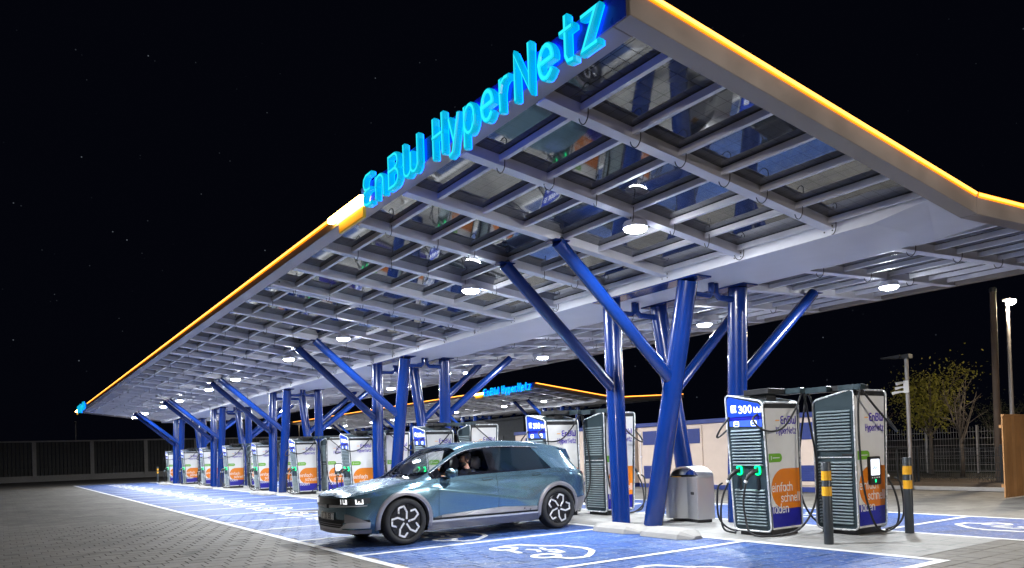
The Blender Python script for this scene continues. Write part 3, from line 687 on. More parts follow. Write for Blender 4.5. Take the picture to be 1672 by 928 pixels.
    # cable management on the roof
    b = MB(); b.box(-.26, .20, -.16, .26, 2.13, 2.22); b.box(-.20, .12, -.10, .14, 2.02, 2.13); b.build('cable_unit', M['black'], t, bev=.01)
    for sg, y in ((-1, -.05), (1, .26)):
        b = MB()
        if sg < 0: b.box(-.46, -.10, .262, .39, 2.12, 2.205)
        else: b.box(.08, .45, .262, .39, 2.125, 2.215)
        b.build('cable_arm', M['cdark'], t, bev=.008)
    yb = ytop(.8) - .2
    cb = MB(); cb.tube(smooth_pts([(.09, yb, .80), (.05, yb - .02, .55), (.06, yb, .28), (.16, yb - .03, .08), (.36, yb + .10, .03), (.50, .05, .10), (.54, .42, .50), (.52, .50, 1.1), (.46, .44, 1.75), (.43, .36, 2.13), (.43, .18, 1.90), (.43, -.10, 1.64), (.42, -.36, 1.56), (.36, -.58, 1.60), (.26, -.62, 1.74), (.24, ytop(1.8) - .01, 1.82)], 6), .0155, 8); cb.build('cable', M['rubber'], t, smooth=True)
    cb = MB(); cb.tube(smooth_pts([(-.24, yb, .80), (-.33, yb - .02, .60), (-.40, yb, .32), (-.38, yb + .04, .09), (-.30, yb + .18, .03), (-.36, -.34, .03)], 6), .0155, 8)
    cb.tube(smooth_pts([(-.44, .34, 2.13), (-.46, .10, 1.92), (-.50, -.30, 1.60), (-.43, -.60, 1.50), (-.34, -.63, 1.62), (-.28, ytop(1.8) - .01, 1.80)], 6), .0155, 8); cb.tube(smooth_pts([(-.44, .36, 2.13), (-.43, .42, 1.9), (-.44, .44, 1.2), (-.46, .38, .6), (-.48, .15, .12), (-.46, -.25, .04), (-.52, -.52, .25), (-.44, -.62, .7), (-.36, -.60, .80)], 6), .0155, 8); cb.build('cable', M['rubber'], t, smooth=True)
    return t
near_proto = make_charger(True, None); far_proto = make_charger(False, None)
proto20 = make_charger(True, '20')
made = []
for k in range(10):
    for flip in (0, 1):
        x, y = (-7.30 - 5.3 * k, 9.72) if not flip else ((-6.50 if k == 0 else -6.65 - 5.32 * k), 10.64)
        if k == 0 and not flip: o = proto20
        elif k == 0: o = near_proto
        elif k == 1 and not flip: o = copy_tree(proto20)
        elif k == 1: o = copy_tree(near_proto)
        else: o = far_proto if not made and k == 2 and not flip else copy_tree(far_proto)
        if k == 2 and not flip: made.append(1)
        o.location = (x, y, .004); o.rotation_euler = (0, 0, math.pi if flip else 0)
        which = ('nearest' if k == 0 else ORD[k] + ' nearest') if k < 9 else 'farthest'
        if flip: lab = '%s fast charger turned to the rear bays, dark louvred back to the camera' % which
        else: lab = '%s fast charger facing the front bays, blue header and green lit plugs' % which
        tag(o, lab, 'charger', 'chargers facing the rear bays' if flip else 'chargers facing the front bays')
for ch in list(bpy.data.objects):
    if ch.name.startswith('number') and ch.parent and ch.parent.parent and ch.parent.parent.parent and abs(ch.parent.parent.parent.location.x + 7.3) > .2 and not ch.name.startswith('number_box'):
        bpy.data.objects.remove(ch)
M['fpost'] = mat('fence_post_concrete', (.34, .32, .30), .8, var=.15)
# ================================================================== street furniture and surroundings
M['bolg'] = mat('bollard_anthracite', (.035, .042, .05), .4, .2, var=.1)
M['boly'] = mat('bollard_yellow', (.85, .42, .02), .4, var=.05)
M['stain'] = mat('brushed_stainless', (.55, .55, .55), .36, .9, var=0)
def bollard(x, y, h, label):
    t = thing('bollard', label, 'bollard', (x, y, 0), 0, 'striped bollards')
    b = MB(); b.lathe([(.062, 0), (.062, h - .012), (.054, h), (0, h)], 20); b.build('post', M['bolg'], t, smooth=True, angle=40)
    for z in (h - .25, h - .46):
        b = MB(); b.lathe([(.0635, z), (.0635, z + .125)], 20); b.build('yellow_band', M['boly'], t, smooth=True, angle=40)
bollard(-5.96, 9.20, 1.115, 'anthracite bollard with two yellow bands before the louvred charger')
bollard(-5.81, 10.99, 1.115, 'anthracite bollard with yellow bands at the rear bays, right of the chargers')
bollard(-57.2, 9.0, 1.1, 'small far bollard at the left end of the charger row')
# litter bin
t = thing('litter_bin', 'brushed steel twin litter bin with arched hood behind the leaning column', 'bin', (-9.66, 10.40, .003), math.radians(-17)); t.scale = (1.12, 1.05, 1.02)
b = MB(); prof = [(-.40, .16)] + [(-.40 + .0, .0)] + [(-.36, -.06)] + [(-.36 + .48 * i / 8, -.06 - .20 * math.sin(math.pi * i / 8)) for i in range(1, 8)] + [(.12, -.06), (.16, -.02), (.46, -.02), (.48, .02), (.48, .30), (-.40, .30)]
b.prism(prof, .06, .80, lambda x, y, d: (x, y, d)); b.build('body', M['stain'], t, smooth=True, angle=30)
b = MB(); b.box(-.36, .44, .0, .27, 0, .06); b.build('foot', M['black'], t)
b = MB(); N_ = 12
for i in range(N_):
    a0, a1 = math.pi * i / N_, math.pi * (i + 1) / N_
    f = lambda a, r: (.04 - .44 * math.cos(a), .80 + r * math.sin(a) * .42)
    (x0, z0), (x1, z1) = f(a0, .45), f(a1, .45); (x2, z2), (x3, z3) = f(a0, .40), f(a1, .40)
    b.hexa([(x0, .0, z0), (x1, .0, z1), (x1, .30, z1), (x0, .30, z0)], [(x2, .0, z2 - .012), (x3, .0, z3 - .012), (x3, .30, z3 - .012), (x2, .30, z2 - .012)])
b.build('hood', M['stain'], t, smooth=True, angle=30)
b = MB(); b.lathe([(.0, .79), (.22, .79), (.235, .805), (.235, .82), (.20, .82), (.19, .80), (0, .80)], 24, Matrix.Translation((-.12, .09, 0))); b.build('opening_ring', M['black'], t, smooth=True, angle=40)
b = MB(); b.box(-.02, .12, -.20, -.10, .803, .815); b.build('yellow_tag', M['boly'], t)
b = MB(); b.prism(rrect(.27, .37, .49, .54, .015, 3), -.004, .004, lambda x, z, d: (x, -.02 - d, z)); b.build('lock', M['black'], t)
# transformer containers behind the rear bays
M['cream'] = mat('cream_container', (.55, .43, .35), .6, var=.06, scale=3)
M['cblu'] = mat('container_blue', (.015, .03, .16), .45, var=.1)
M['cdk'] = mat('container_dark', (.02, .022, .025), .6, var=.1)
def container(x0, x1, y0, h, label, doors):
    t = thing('transformer_container', label, 'container', (x0, y0, 0), 0, 'transformer containers'); L = x1 - x0; D = 2.4
    b = MB(); b.box(0, L, 0, D, .14, h - .14); b.build('wall', M['cream'], t)
    b = MB(); b.box(-.05, L + .05, -.05, D + .05, h - .139, h); b.build('roof', M['cblu'], t, bev=.01)
    b = MB(); b.box(.02, L - .02, -.012, D - .02, 0, .139); b.build('base_band', M['cblu'], t)
    for dx in doors:
        b = MB(); b.box(dx, dx + 1.0, -.03, -.002, .18, h - .18); d = b.build('door', M['cream'], t, bev=.006)
        for z0, z1 in ((1.45, 1.92), (.30, .74)):
            b = MB(); b.box(dx + .18, dx + .92, -.042, -.031, z0, z1)
            for i in range(6): b.box(dx + .20, dx + .90, -.056, -.043, z0 + .03 + i * (z1 - z0 - .05) / 6, z0 + .05 + i * (z1 - z0 - .05) / 6)
            b.build('vent', M['cblu'], d)
        b = MB(); b.tube([(dx + .08, -.06, .3), (dx + .08, -.06, h - .3)], .012, 6); b.tube([(dx + .04, -.06, 1.05), (dx + .14, -.06, 1.05)], .015, 6); b.build('lock_bar', M['steel'], d)
container(-26.5, -19.3, 18.3, 2.2, 'cream transformer container with blue roof behind the leaning columns, left one', [.6, 3.2, 5.6])
container(-19.0, -11.9, 18.3, 2.2, 'cream transformer container with blue vents behind the nearest chargers, right one', [.10, 1.9, 4.9, 6.04])
t = thing('dark_cabin', 'dark cabin standing behind the chargers above the car roof', 'cabin', (-35, 21.5, 0))
b = MB(); b.box(0, 4.6, 0, 2.4, 0, 3.0); b.build('wall', M['cdk'], t, bev=.02); b = MB(); b.box(-.08, 4.68, -.08, 2.48, 3.003, 3.12); b.build('roof', M['cdk'], t)
b = MB(); b.box(1.8, 2.8, -.03, -.002, .05, 2.2); b.build('door', M['black'], t)
# timber screen on the right
M['wood'] = mat('larch_board', (.42, .20, .07), .65, var=.25, scale=2.2, bump=.2, bscale=25)
M['wood2'] = mat('larch_board_light', (.48, .24, .09), .65, var=.25, scale=2.6, bump=.2, bscale=25)
t = thing('timber_screen', 'upright larch board screen at the right edge of the forecourt', 'screen', (-7.42, 18.06, 0))
for i in range(40):
    b = MB(); b.box(-.026, .0, .002 + .145 * i, .002 + .145 * i + .138, .02, 1.82); b.build('board', M['wood'] if i % 3 else M['wood2'], t, bev=.003)
b = MB()
for z in (.25, 1.55): b.box(-.075, -.028, .0, 5.8, z, z + .07)
b.build('rail', M['wood'], t)
b = MB(); b.box(-.03, .03, -.0, 5.82, 1.822, 1.85); b.build('cap_board', M['wood2'], t)
# posts and lamps
M['pole'] = mat('galvanised_pole', (.30, .28, .27), .45, .5, var=.1)
M['brownpole'] = mat('weathered_pole', (.10, .07, .05), .8, var=.25, scale=3)
def street_lamp(x, y, h, label, light, ln=.0, lc=(1, .83, .60)):
    t = thing('street_lamp', label, 'street lamp', (x, y, 0), 0, 'street lamps')
    b = MB(); b.tube([(0, 0, 0), (0, 0, 1.0), (0, 0, h)], [.075, .06, .045], 12); b.build('pole', M['pole'], t, smooth=True, angle=40)
    b = MB(); b.box(-.10, .62 if ln else .10, -.09, .09, h, h + .07); b.build('head', M['pole'], t, bev=.015)
    b = MB(); b.lathe([(.0, 0), (.13, 0), (.12, -.06), (.06, -.11), (0, -.12)], 12, Matrix.Translation((.11 if not ln else .4, -.03, h - .002)), mi=0); b.build('lens', M['warmlens'] if light else M['black'], t, smooth=True)
    if light:
        l = bpy.data.lights.new('street_light', 'POINT'); l.energy = light; l.color = lc; l.shadow_soft_size = .1
        lo = bpy.data.objects.new('lamp_light', l); COL.objects.link(lo); lo.parent = t; lo.location = (.11, -.06, h - .22)
street_lamp(-9.60, 24.0, 5.25, 'lit warm street lamp on a thin pole behind the timber screen', STREET_W)
street_lamp(7.5, 13.5, 6.0, 'added unseen street lamp right of the camera, fill light for the charger sides', 2400, lc=(1, .93, .84))  # lamp added out of view as fill for charger sides, beams and car
street_lamp(3.0, -9.5, 6.0, 'added unseen street lamp left of the camera, fill light for the car front', 1500, lc=(1, .93, .84))  # second unseen lamp, added to brighten the car nose and number plate
street_lamp(-119.7, 40.0, 7.3, 'tiny distant street lamp glowing between the blue columns', 300)
street_lamp(-84.0, 6.0, 5.6, 'thin unlit lamp pole behind the far fence below the canopy end', 0)
t = thing('utility_pole', 'tall dark timber utility pole left of the lit street lamp', 'pole', (-9.3, 22.3, 0))
b = MB(); b.tube([(0, 0, 0), (.02, 0, 3), (.04, 0, 5.3)], [.085, .08, .075], 12); b.build('shaft', M['brownpole'], t, smooth=True, angle=40)
b = MB(); b.lathe([(.09, 0), (.09, .08), (.07, .12), (0, .12)], 10, Matrix.Translation((.04, 0, 5.29))); b.build('cap', M['black'], t)
t = thing('camera_pole', 'slender galvanised pole with floodlight and white security cameras', 'pole', (-10.6, 20.24, 0))
b = MB(); b.tube([(0, 0, 0), (0, 0, 3.55)], .05, 12); b.build('shaft', M['pole'], t, smooth=True, angle=40)
b = MB(); b.box(-.10, .12, -.10, .10, 3.55, 3.66); b.add([(-.62, -.16, 3.60), (-.10, -.16, 3.56), (-.10, .12, 3.56), (-.62, .12, 3.60), (-.62, -.16, 3.63), (-.10, -.16, 3.66), (-.10, .12, 3.66), (-.62, .12, 3.63)], [(0, 1, 2, 3), (7, 6, 5, 4), (0, 4, 5, 1), (1, 5, 6, 2), (2, 6, 7, 3), (3, 7, 4, 0)]); b.build('floodlight', M['black'], t)
for i, (dx, dy, z) in enumerate(((-.14, -.05, 2.78), (-.08, -.12, 2.90), (-.20, -.02, 2.66))):
    b = MB(); b.tube([(0, 0, z), (dx, dy, z), (dx * 1.9, dy * 1.9 - .03, z - .03)], [.018, .03, .045], 10); b.build('security_camera', M['cwhite'], t, smooth=True, angle=40)
b = MB(); b.box(-.07, .07, -.075, -.045, 2.62, 2.95); b.build('junction_box', M['cwhite'], t, bev=.01)
# planting bed, mesh fence and gate
M['soil'] = mat('soil', (.05, .035, .025), .95, var=.35, scale=4, bump=.8, bscale=8)
M['gravel'] = mat('gravel_path', (.11, .10, .085), .95, var=.25, scale=6, bump=.6, bscale=40)
def bed():
    b = MB(); rng = random.Random(3)
    def fn(u, v):
        x = -22 + 16.0 * u; y = 20.55 + 2.9 * v; e = min(u, 1 - u, v, 1 - v); return (x, y, min(.10, e * 2.5) + (rng.uniform(0, .07) if e > .02 else -.02))
    b.grid(fn, 60, 14); o = b.build('planting_bed', M['soil'], smooth=True); return struct(o)
bed()
struct(sheet('gravel_path', -60, 10, 23.6, 30.2, -.004, M['gravel']))
M['grass'] = mat('rough_grass', (.03, .04, .015), .95, var=.4, scale=3, bump=.6, bscale=20)
struct(sheet('verge', -26, 60, 30.2, 120, -.003, M['grass']))
b = MB(); b.box(-14, -7.6, 20.30, 20.42, 0, .10); tag(b.build('kerb_edging', M['fpost'], bev=.01), 'low concrete kerb edging along the planting bed before the mesh fence', 'kerb')
M['fblack'] = mat('fence_black', (.012, .014, .016), .5, var=.1)
def mesh_fence(x0, x1, y, h, zb, step, label, m, wire=.004, sx=.05, sz=.2, cat='fence'):
    t = thing('mesh_fence', label, cat, (0, 0, 0), 0)
    n = max(1, round((x1 - x0) / step)); st = (x1 - x0) / n
    for i in range(n + 1):
        b = MB(); b.box(x0 + st * i - .03, x0 + st * i + .03, y - .03, y + .03, zb - .1, h + .05); b.build('post', m, t)
    w = MB()
    k = int((x1 - x0) / sx)
    for i in range(k): xx = x0 + sx * i; w.box(xx - wire, xx + wire, y - .036 - wire, y - .036 + wire, zb + .05, h)
    z = zb + .06
    while z < h + .01: w.box(x0, x1, y - .045 - wire * 1.6, y - .045 + wire * 1.6, z - wire * 1.6, z + wire * 1.6); z += sz
    tag(w.build('wire_mesh', m, t, fix=False), kind='stuff'); return t
mesh_fence(-11.3, -6.9, 22.0, 1.09, .0, 2.2, 'low black wire mesh fence standing in the planting bed', M['fblack'])
mesh_fence(-40, -12.5, 22.0, 1.09, .0, 2.5, 'black wire mesh fence running left behind the containers', M['fblack'])
mesh_fence(-19, -4, 30.4, 1.75, 0, 2.0, 'taller galvanised mesh fence behind the gravel path', M['pole'], .004, .10, .25)
t = thing('metal_gate', 'black tubular gate between the mesh fence and the chargers', 'gate', (-12.35, 21.9, 0))
for a, c in (((0, 0, .05), (0, 0, 1.12)), ((1.0, 0, .05), (1.0, 0, 1.12)), ((0, 0, 1.1), (1.0, 0, 1.1)), ((0, 0, .12), (1.0, 0, .12)), ((.5, 0, .12), (.5, 0, 1.1))):
    b = MB(); b.tube([a, c], .03, 8); b.build('bar', M['fblack'], t, smooth=True, angle=40)
b = MB(); b.tube([(.9, -.03, .6), (.9, -.10, .6), (.78, -.10, .6)], .012, 6); b.build('handle', M['fblack'], t)
# noise fence far left
M['fslat'] = mat('fence_slat_dark', (.055, .053, .05), .7, var=.3, scale=2)
t = thing('slatted_fence', 'long dark slatted fence with pale posts at the far end', 'fence', (0, 0, 0))
FX = -81.0
fy = [-34.5 + 4.62 * i for i in range(20)]
for y in fy:
    b = MB(); b.box(FX - .02, FX + .18, y - .16, y + .16, 0, 3.62); b.build('post', M['fpost'], t)
b = MB(); b.box(FX - .05, FX + .22, fy[0] - .2, fy[-1] + .2, 3.622, 3.75); b.build('top_rail', M['fpost'], t)
b = MB()
for a, c in zip(fy, fy[1:]): b.box(FX - .03, FX + .12, a + .163, c - .163, 0, .55)
b.build('plinth', M['fpost'], t)
sb = MB()
rng = random.Random(5); nsl = 0; smesh = None
for a, c in zip(fy, fy[1:]):
    k = 14; st = (c - a - .33) / k
    for i in range(k):
        y0 = a + .165 + st * i
        if -1 < y0 < 14.5 and nsl < 120:
            if smesh is None: smesh = MB().box(-.03, .02, 0, st - .05, .552, 3.60).mesh('slat', M['fslat'])
            link('slat', smesh, t, loc=(FX + rng.uniform(-.008, .008), y0, 0)); nsl += 1
        else: sb.box(FX - .03, FX + .02, y0, y0 + st - .05, .552, 3.60)
tag(sb.build('slat_field', M['fslat'], t, fix=False), kind='stuff')
# trees and shrubs behind the mesh fence
M['bark'] = mat('bark', (.11, .09, .075), .9, var=.3, scale=8, bump=.4)
M['leafy'] = mat('autumn_leaf', (.20, .19, .02), .6, var=.35, scale=3)
M['leafd'] = mat('dark_leaf', (.05, .055, .02), .6, var=.4, scale=3)
M['leafb'] = mat('brown_leaf', (.10, .06, .03), .7, var=.4, scale=3)
def tree(x, y, h, label, leaf, nleaf, spread, rng, limbs=7, cat='tree', up=.75, name='tree'):
    t = thing(name, label, cat, (x, y, 0)); b = MB(); tips = []
    th = h * .36
    b.tube([(0, 0, -.05), (.02, .01, th * .5), (0, .02, th), (.02, 0, h * .85)], [.022 * h, .018 * h, .014 * h, .003 * h], 8)
    for i in range(limbs):
        a = 2 * math.pi * i / limbs + rng.uniform(-.4, .4); z0 = th * rng.uniform(.75, 1.25); L = h * rng.uniform(.4, .62)
        p = [Vector((0, 0, z0))]; d = Vector((math.cos(a) * spread, math.sin(a) * spread, up)).normalized()
        for q in range(4):
            d = (d + Vector((rng.uniform(-.15, .15), rng.uniform(-.15, .15), .16))).normalized(); p.append(p[-1] + d * L / 4)
        b.tube(p, [.010 * h, .007 * h, .005 * h, .003 * h, .0015 * h], 5); tips += p[1:]
        for q in range(5):
            s0 = p[rng.randint(1, 3)]; dd = Vector((rng.uniform(-1, 1), rng.uniform(-1, 1), rng.uniform(.3, 1.2))).normalized(); e = s0 + dd * h * rng.uniform(.10, .22)
            b.tube([s0, (s0 + e) / 2 + Vector((0, 0, .03)), e], [.004 * h, .003 * h, .001 * h], 4); tips += [(s0 + e) / 2, e]
    b.build('trunk', M['bark'], t, smooth=True)
    if nleaf:
        l = MB()
        for i in range(nleaf):
            c = tips[rng.randrange(len(tips))] + Vector((rng.gauss(0, .09 * h), rng.gauss(0, .09 * h), rng.gauss(0, .07 * h))) * (.55 if rng.random() < .7 else 1.1)
            if c.z < .15: continue
            u = Vector((rng.gauss(0, 1), rng.gauss(0, 1), rng.gauss(0, 1))).normalized(); v = u.orthogonal().normalized(); s = rng.uniform(.022, .05) * (h / 3.5)
            l.add([c - u * s, c - v * s * .55, c + u * s, c + v * s * .55], [(0, 1, 2, 3)])
        l.build('crown', leaf, t, fix=False)
    return t
R_ = random.Random(11)
tree(-14.6, 29.4, 4.4, 'yellow green leafy tree behind the fence beside the camera pole', M['leafy'], 4200, .55, R_)
tree(-12.3, 26.8, 3.5, 'bare young tree with upright branches behind the mesh fence', M['leafb'], 0, .5, R_, limbs=9, up=1.1)
tree(-13.6, 33.0, 3.3, 'dim olive bushy tree right of the bare young tree', M['leafd'], 1800, .8, R_)
tree(-17.4, 30.0, 3.0, 'dark brown shrub left of the yellow green tree', M['leafb'], 1500, .8, R_, cat='shrub', name='shrub')
tree(-19.5, 31.0, 2.6, 'low dark shrub beside the gate, left of the brown shrub', M['leafd'], 1300, .9, R_, cat='shrub', name='shrub')
# ================================================================== the parked electric car
M['paint'] = mat('teal_metallic_paint', (.115, .215, .28), .23, .72, var=.0, scale=2, coat=.6, rvar=.0)
M['clad'] = mat('satin_silver_cladding', (.30, .29, .31), .38, .6, var=.04)
M['cladd'] = mat('ribbed_silver_panel', (.42, .41, .42), .35, .6, var=.04)
M['gapm'] = mat('panel_gap_black', (.006, .006, .007), .6, var=0)
M['piano'] = mat('piano_black', (.006, .006, .008), .08, var=0, coat=.6)
M['tyre'] = mat('tyre_rubber', (.018, .018, .02), .75, var=.2, scale=12, bump=.2, bscale=80)
M['rimd'] = mat('rim_black', (.012, .012, .014), .3, .4, var=.05)
M['rims'] = mat('rim_machined', (.80, .80, .82), .3, .6, var=.03)
M['chrome'] = mat('bright_satin_metal', (.66, .66, .70), .25, .8, var=.02)
M['satin'] = mat('satin_silver_trim', (.50, .50, .53), .4, .2, var=.03)
M['lampw'] = mat('car_lamp_lit', (.9, .9, .9), .2, var=0, emit=(.95, .97, 1), es=.55)
M['lamph'] = mat('car_lamp_chamber', (.10, .11, .12), .12, .4, var=.05, coat=.8)
M['tail'] = mat('tail_lamp_red', (.25, .01, .01), .2, var=0, coat=.6)
M['gclear'] = glass('clear_glass', (.93, .95, .96)); M['gdark'] = mat('privacy_glass', (.006, .012, .018), .05, var=0, coat=.5)
M['seat'] = mat('grey_beige_upholstery', (.66, .64, .60), .7, var=.08)
M['dash'] = mat('dark_dashboard', (.03, .03, .033), .6, var=.1)
M['plate'] = mat('plate_white', (.78, .78, .76), .4, var=0)
CL = 4.635
def spl(tab):
    xs = [a for a, _ in tab]; ys = [b for _, b in tab]; n = len(xs)
    d = [(ys[i + 1] - ys[i]) / (xs[i + 1] - xs[i]) for i in range(n - 1)]
    m = [d[0]] + [(0 if d[i - 1] * d[i] <= 0 else 2 * d[i - 1] * d[i] / (d[i - 1] + d[i])) for i in range(1, n - 1)] + [d[-1]]
    def f(x):
        if x <= xs[0]: return ys[0]
        if x >= xs[-1]: return ys[-1]
        i = 0
        while x > xs[i + 1]: i += 1
        h = xs[i + 1] - xs[i]; t = (x - xs[i]) / h
        return (2 * t ** 3 - 3 * t * t + 1) * ys[i] + (t ** 3 - 2 * t * t + t) * h * m[i] + (-2 * t ** 3 + 3 * t * t) * ys[i + 1] + (t ** 3 - t * t) * h * m[i + 1]
    return f
side = [(0, .60), (.06, .70), (.15, .78), (.3, .845), (.5, .89), (.85, .925), (1.4, .925), (2.3, .93), (3.2, .93), (3.85, .925), (4.2, .89), (4.45, .83), (4.58, .75), (CL, .66)]
sf = spl(side)
LX = [lambda s: 0.0,
      lambda s: sf(s) - .085, lambda s: sf(s) - .02, lambda s: sf(s) + .003,
      lambda s: sf(s) + .012 * (1 if .6 < s < 4.2 else .6), lambda s: sf(s) - .004,
      spl([(0, .585), (.06, .68), (.15, .745), (.3, .805), (.6, .86), (1.0, .878), (1.5, .885), (2.5, .885), (3.5, .875), (4.0, .85), (4.3, .81), (4.5, .76), (4.6, .70), (CL, .64)]),
      spl([(0, .56), (.15, .66), (.3, .71), (.7, .765), (1.0, .785), (1.25, .785), (1.6, .735), (2.0, .672), (2.4, .65), (3.0, .64), (3.6, .62), (4.1, .60), (4.3, .615), (4.5, .655), (4.6, .66), (CL, .62)]),
      spl([(0, .40), (.5, .48), (1.0, .54), (1.3, .56), (1.9, .54), (2.4, .53), (3.6, .51), (4.15, .49), (4.4, .5), (CL, .48)]),
      lambda s: 0.0]
cz = spl([(0, .775), (.06, .805), (.15, .84), (.4, .90), (.7, .95), (.95, .99), (1.08, 1.02), (1.5, 1.28), (1.85, 1.475), (2.05, 1.54), (2.4, 1.585), (2.8, 1.60), (3.3, 1.585), (3.8, 1.535), (4.18, 1.47), (4.22, 1.43), (4.45, 1.16), (4.53, 1.05), (4.60, 1.0), (CL, .96)])
LZ = [spl([(0, .25), (.3, .2), (4.2, .2), (CL, .32)]),
      spl([(0, .27), (.15, .22), (.5, .20), (1.3, .19), (3.3, .19), (4.2, .24), (CL, .36)]),
      spl([(0, .36), (.3, .34), (1.3, .315), (3.3, .315), (CL, .45)]),
      spl([(0, .48), (1.0, .48), (3.4, .47), (CL, .57)]),
      spl([(0, .62), (1.0, .66), (3.0, .69), (CL, .72)]),
      spl([(0, .71), (.3, .745), (.6, .79), (1, .84), (2, .87), (3, .895), (3.8, .93), (4.3, .93), (CL, .86)]),
      spl([(0, .765), (.06, .785), (.15, .805), (.3, .83), (.6, .875), (1.0, .94), (1.25, .985), (1.6, 1.01), (2.5, 1.04), (3.4, 1.065), (3.9, 1.075), (4.2, 1.06), (4.45, 1.01), (4.55, .98), (CL, .92)]),
      spl([(0, .77), (.15, .825), (.3, .86), (.7, .925), (1.0, .975), (1.2, 1.02), (1.4, 1.11), (1.7, 1.275), (1.95, 1.395), (2.15, 1.45), (2.4, 1.478), (2.8, 1.49), (3.3, 1.477), (3.8, 1.435), (4.12, 1.385), (4.2, 1.34), (4.4, 1.14), (4.52, 1.02), (4.6, .97), (CL, .94)]),
      lambda s: cz(s) - .018, cz]
def P(s, v, sg=1, off=0.0):
    i = min(int(v), 8); t = v - i
    def at(k):
        k = max(0, min(9, k)); return Vector((LX[k](s), LZ[k](s)))
    a, b, c, d = at(i - 1), at(i), at(i + 1), at(i + 2)
    if i == 8: d = Vector((-b.x, b.y))
    if i in (1, 6): a = b - (c - b)
    if i in (5, 6): d = c + (c - b)
    tn = .5
    q = b + (c - a) * tn * t + (2 * a - 5 * b + 4 * c - d) * tn * t * t + (3 * b - a - 3 * c + d) * tn * t ** 3
    if 2.2 < v < 5.4 and 1.2 < s < 3.6:      # folded crease running down the doors
        zl = .83 - .165 * (s - 1.45); d_ = (q.y - zl); wn_ = max(0, min(1, (s - 1.25) / .25)) * max(0, min(1, (3.45 - s) / .5)) * min(1, (v - 2.2) / .5, (5.4 - v) / .4)
        q.x += .030 * wn_ * max(0, 1 - abs(d_) / (.16 if d_ > 0 else .20))
    if off:
        e = .02; q2 = P(s, min(9, v + e)); q1 = P(s, max(0, v - e)); tx, tz = q2.x - q1.x, q2.z - q1.z; l = math.hypot(tx, tz) or 1
        q = q + Vector((tz / l, -tx / l)) * off
    return Vector((q.x * sg, s, q.y))
WS = (.845, 3.845); WZ = .366; WR = .43
def keep_arch(q):
    c = sum(q, Vector()) / 4
    return not any(math.hypot(c.y - w, c.z - WZ) < WR for w in WS)
def patch(mb, s0, s1, v0, v1, nu, nv, off=0.0, sides=(1, -1), keep=None, mi=0):
    f0 = s0 if callable(s0) else (lambda v: s0); f1 = s1 if callable(s1) else (lambda v: s1)
    for sg in sides:
        def fn(a, b):
            v = v0 + (v1 - v0) * b; return P(f0(v) + (f1(v) - f0(v)) * a, v, sg, off)
        mb.grid(fn, nu, nv, mi, keep)
car = thing('electric_car', 'teal electric hatchback parked in the near charging bay, driver inside', 'car', (-11.43, 4.30, 0))
DX = -11.43
def cpart(mb, name, m, parent=None, smooth=True, **k): return mb.build(name, m, parent or car, smooth=smooth, angle=k.pop('angle', 38), **k)
D0, D1, D2 = 1.43, 2.555, 3.44
def rdoor_end(v): return D2 + max(0, (v - 3.3)) * .10
# structural shell (fenders, sills, pillars, roof, quarter panels, ends)
b = MB()
patch(b, 0.0, D0 - .003, 1, 6, 48, 30, keep=keep_arch)                       # front fenders
patch(b, D0, D2 - .1, 1, 2.0, 30, 5)                                              # sills
patch(b, lambda v: rdoor_end(v) + .005, CL, 1, 6, 40, 30, keep=keep_arch)      # rear quarters
patch(b, 1.06, 1.33, 6, 7.0, 10, 4); patch(b, 3.80, CL, 6, 7.0, 30, 6)         # cowl sides, rear pillars
patch(b, 1.06, 4.18, 7.0, 7.28, 90, 3)                                         # roof rails and A pillars
patch(b, 1.90, 4.18, 7.28, 9, 60, 10)                                          # roof
patch(b, 4.18, 4.24, 7.0, 9, 3, 12); patch(b, 4.47, CL, 7.0, 9, 10, 12); patch(b, 4.24, 4.47, 7.0, 7.35, 10, 3)
patch(b, 0, CL, 0, 1, 40, 2)                                                   # floor
def cap_front(x, z):     # bulge of the nose
    return None
def cap(s, sgn, bul):
    n = 40
    def fn(a, bb):
        v = 1 + 8 * bb if False else 1 + 5 * bb; p = P(s, v); x = p.x * (2 * a - 1); return Vector((x, s + sgn * bul * (1 - (2 * a - 1) ** 2), p.z))
    b.grid(fn, 20, 25)
    for j in range(10):
        pass
    def fn2(a, bb):
        v = 6 + 3 * bb; p = P(s, v); q = P(s, 6); x = p.x * (2 * a - 1); return Vector((x, s + sgn * bul * (1 - (x / q.x) ** 2), p.z))
    b.grid(fn2, 20, 6)
cap(0.0, -1, .055); cap(CL, 1, .03)
shell = cpart(b, 'body_shell', M['paint'])
# dark inner liner seen through the gaps
for sg in (1, -1):
    b = MB(); patch(b, D0 - .05, D2 + .12, 1.2, 5.9, 20, 10, off=-.02, sides=(sg,)); cpart(b, 'inner_liner', M['gapm'], fix=False)
    b = MB(); patch(b, .06, 1.1, 5.9, 6.1, 20, 2, off=-.02, sides=(sg,)); cpart(b, 'bonnet_seal', M['gapm'], fix=False)
# bonnet
b = MB(); patch(b, .012, 1.055, 6.04, 9, 36, 18); hood = cpart(b, 'bonnet', M['paint'])
# doors, one by one
for sg in (1, -1):
    for nm, s0, s1 in (('front', D0 + .003, D1 - .003), ('rear', D1 + .003, lambda v: rdoor_end(v) - .001)):
        b = MB(); patch(b, s0, s1, 2.02, 6, 30, 28, sides=(sg,), keep=keep_arch); d = cpart(b, 'door', M['paint'])
        sa, sb_ = (2.28, 2.46) if nm == 'front' else (3.30, 3.47)
        b = MB(); patch(b, sa, sb_, 5.35, 5.55, 8, 2, off=.006, sides=(sg,)); cpart(b, 'door_handle', M['paint'], d)
        b = MB(); patch(b, sa - .006, sb_ + .006, 5.28, 5.62, 8, 2, off=.002, sides=(sg,)); cpart(b, 'handle_recess', M['gapm'], d)
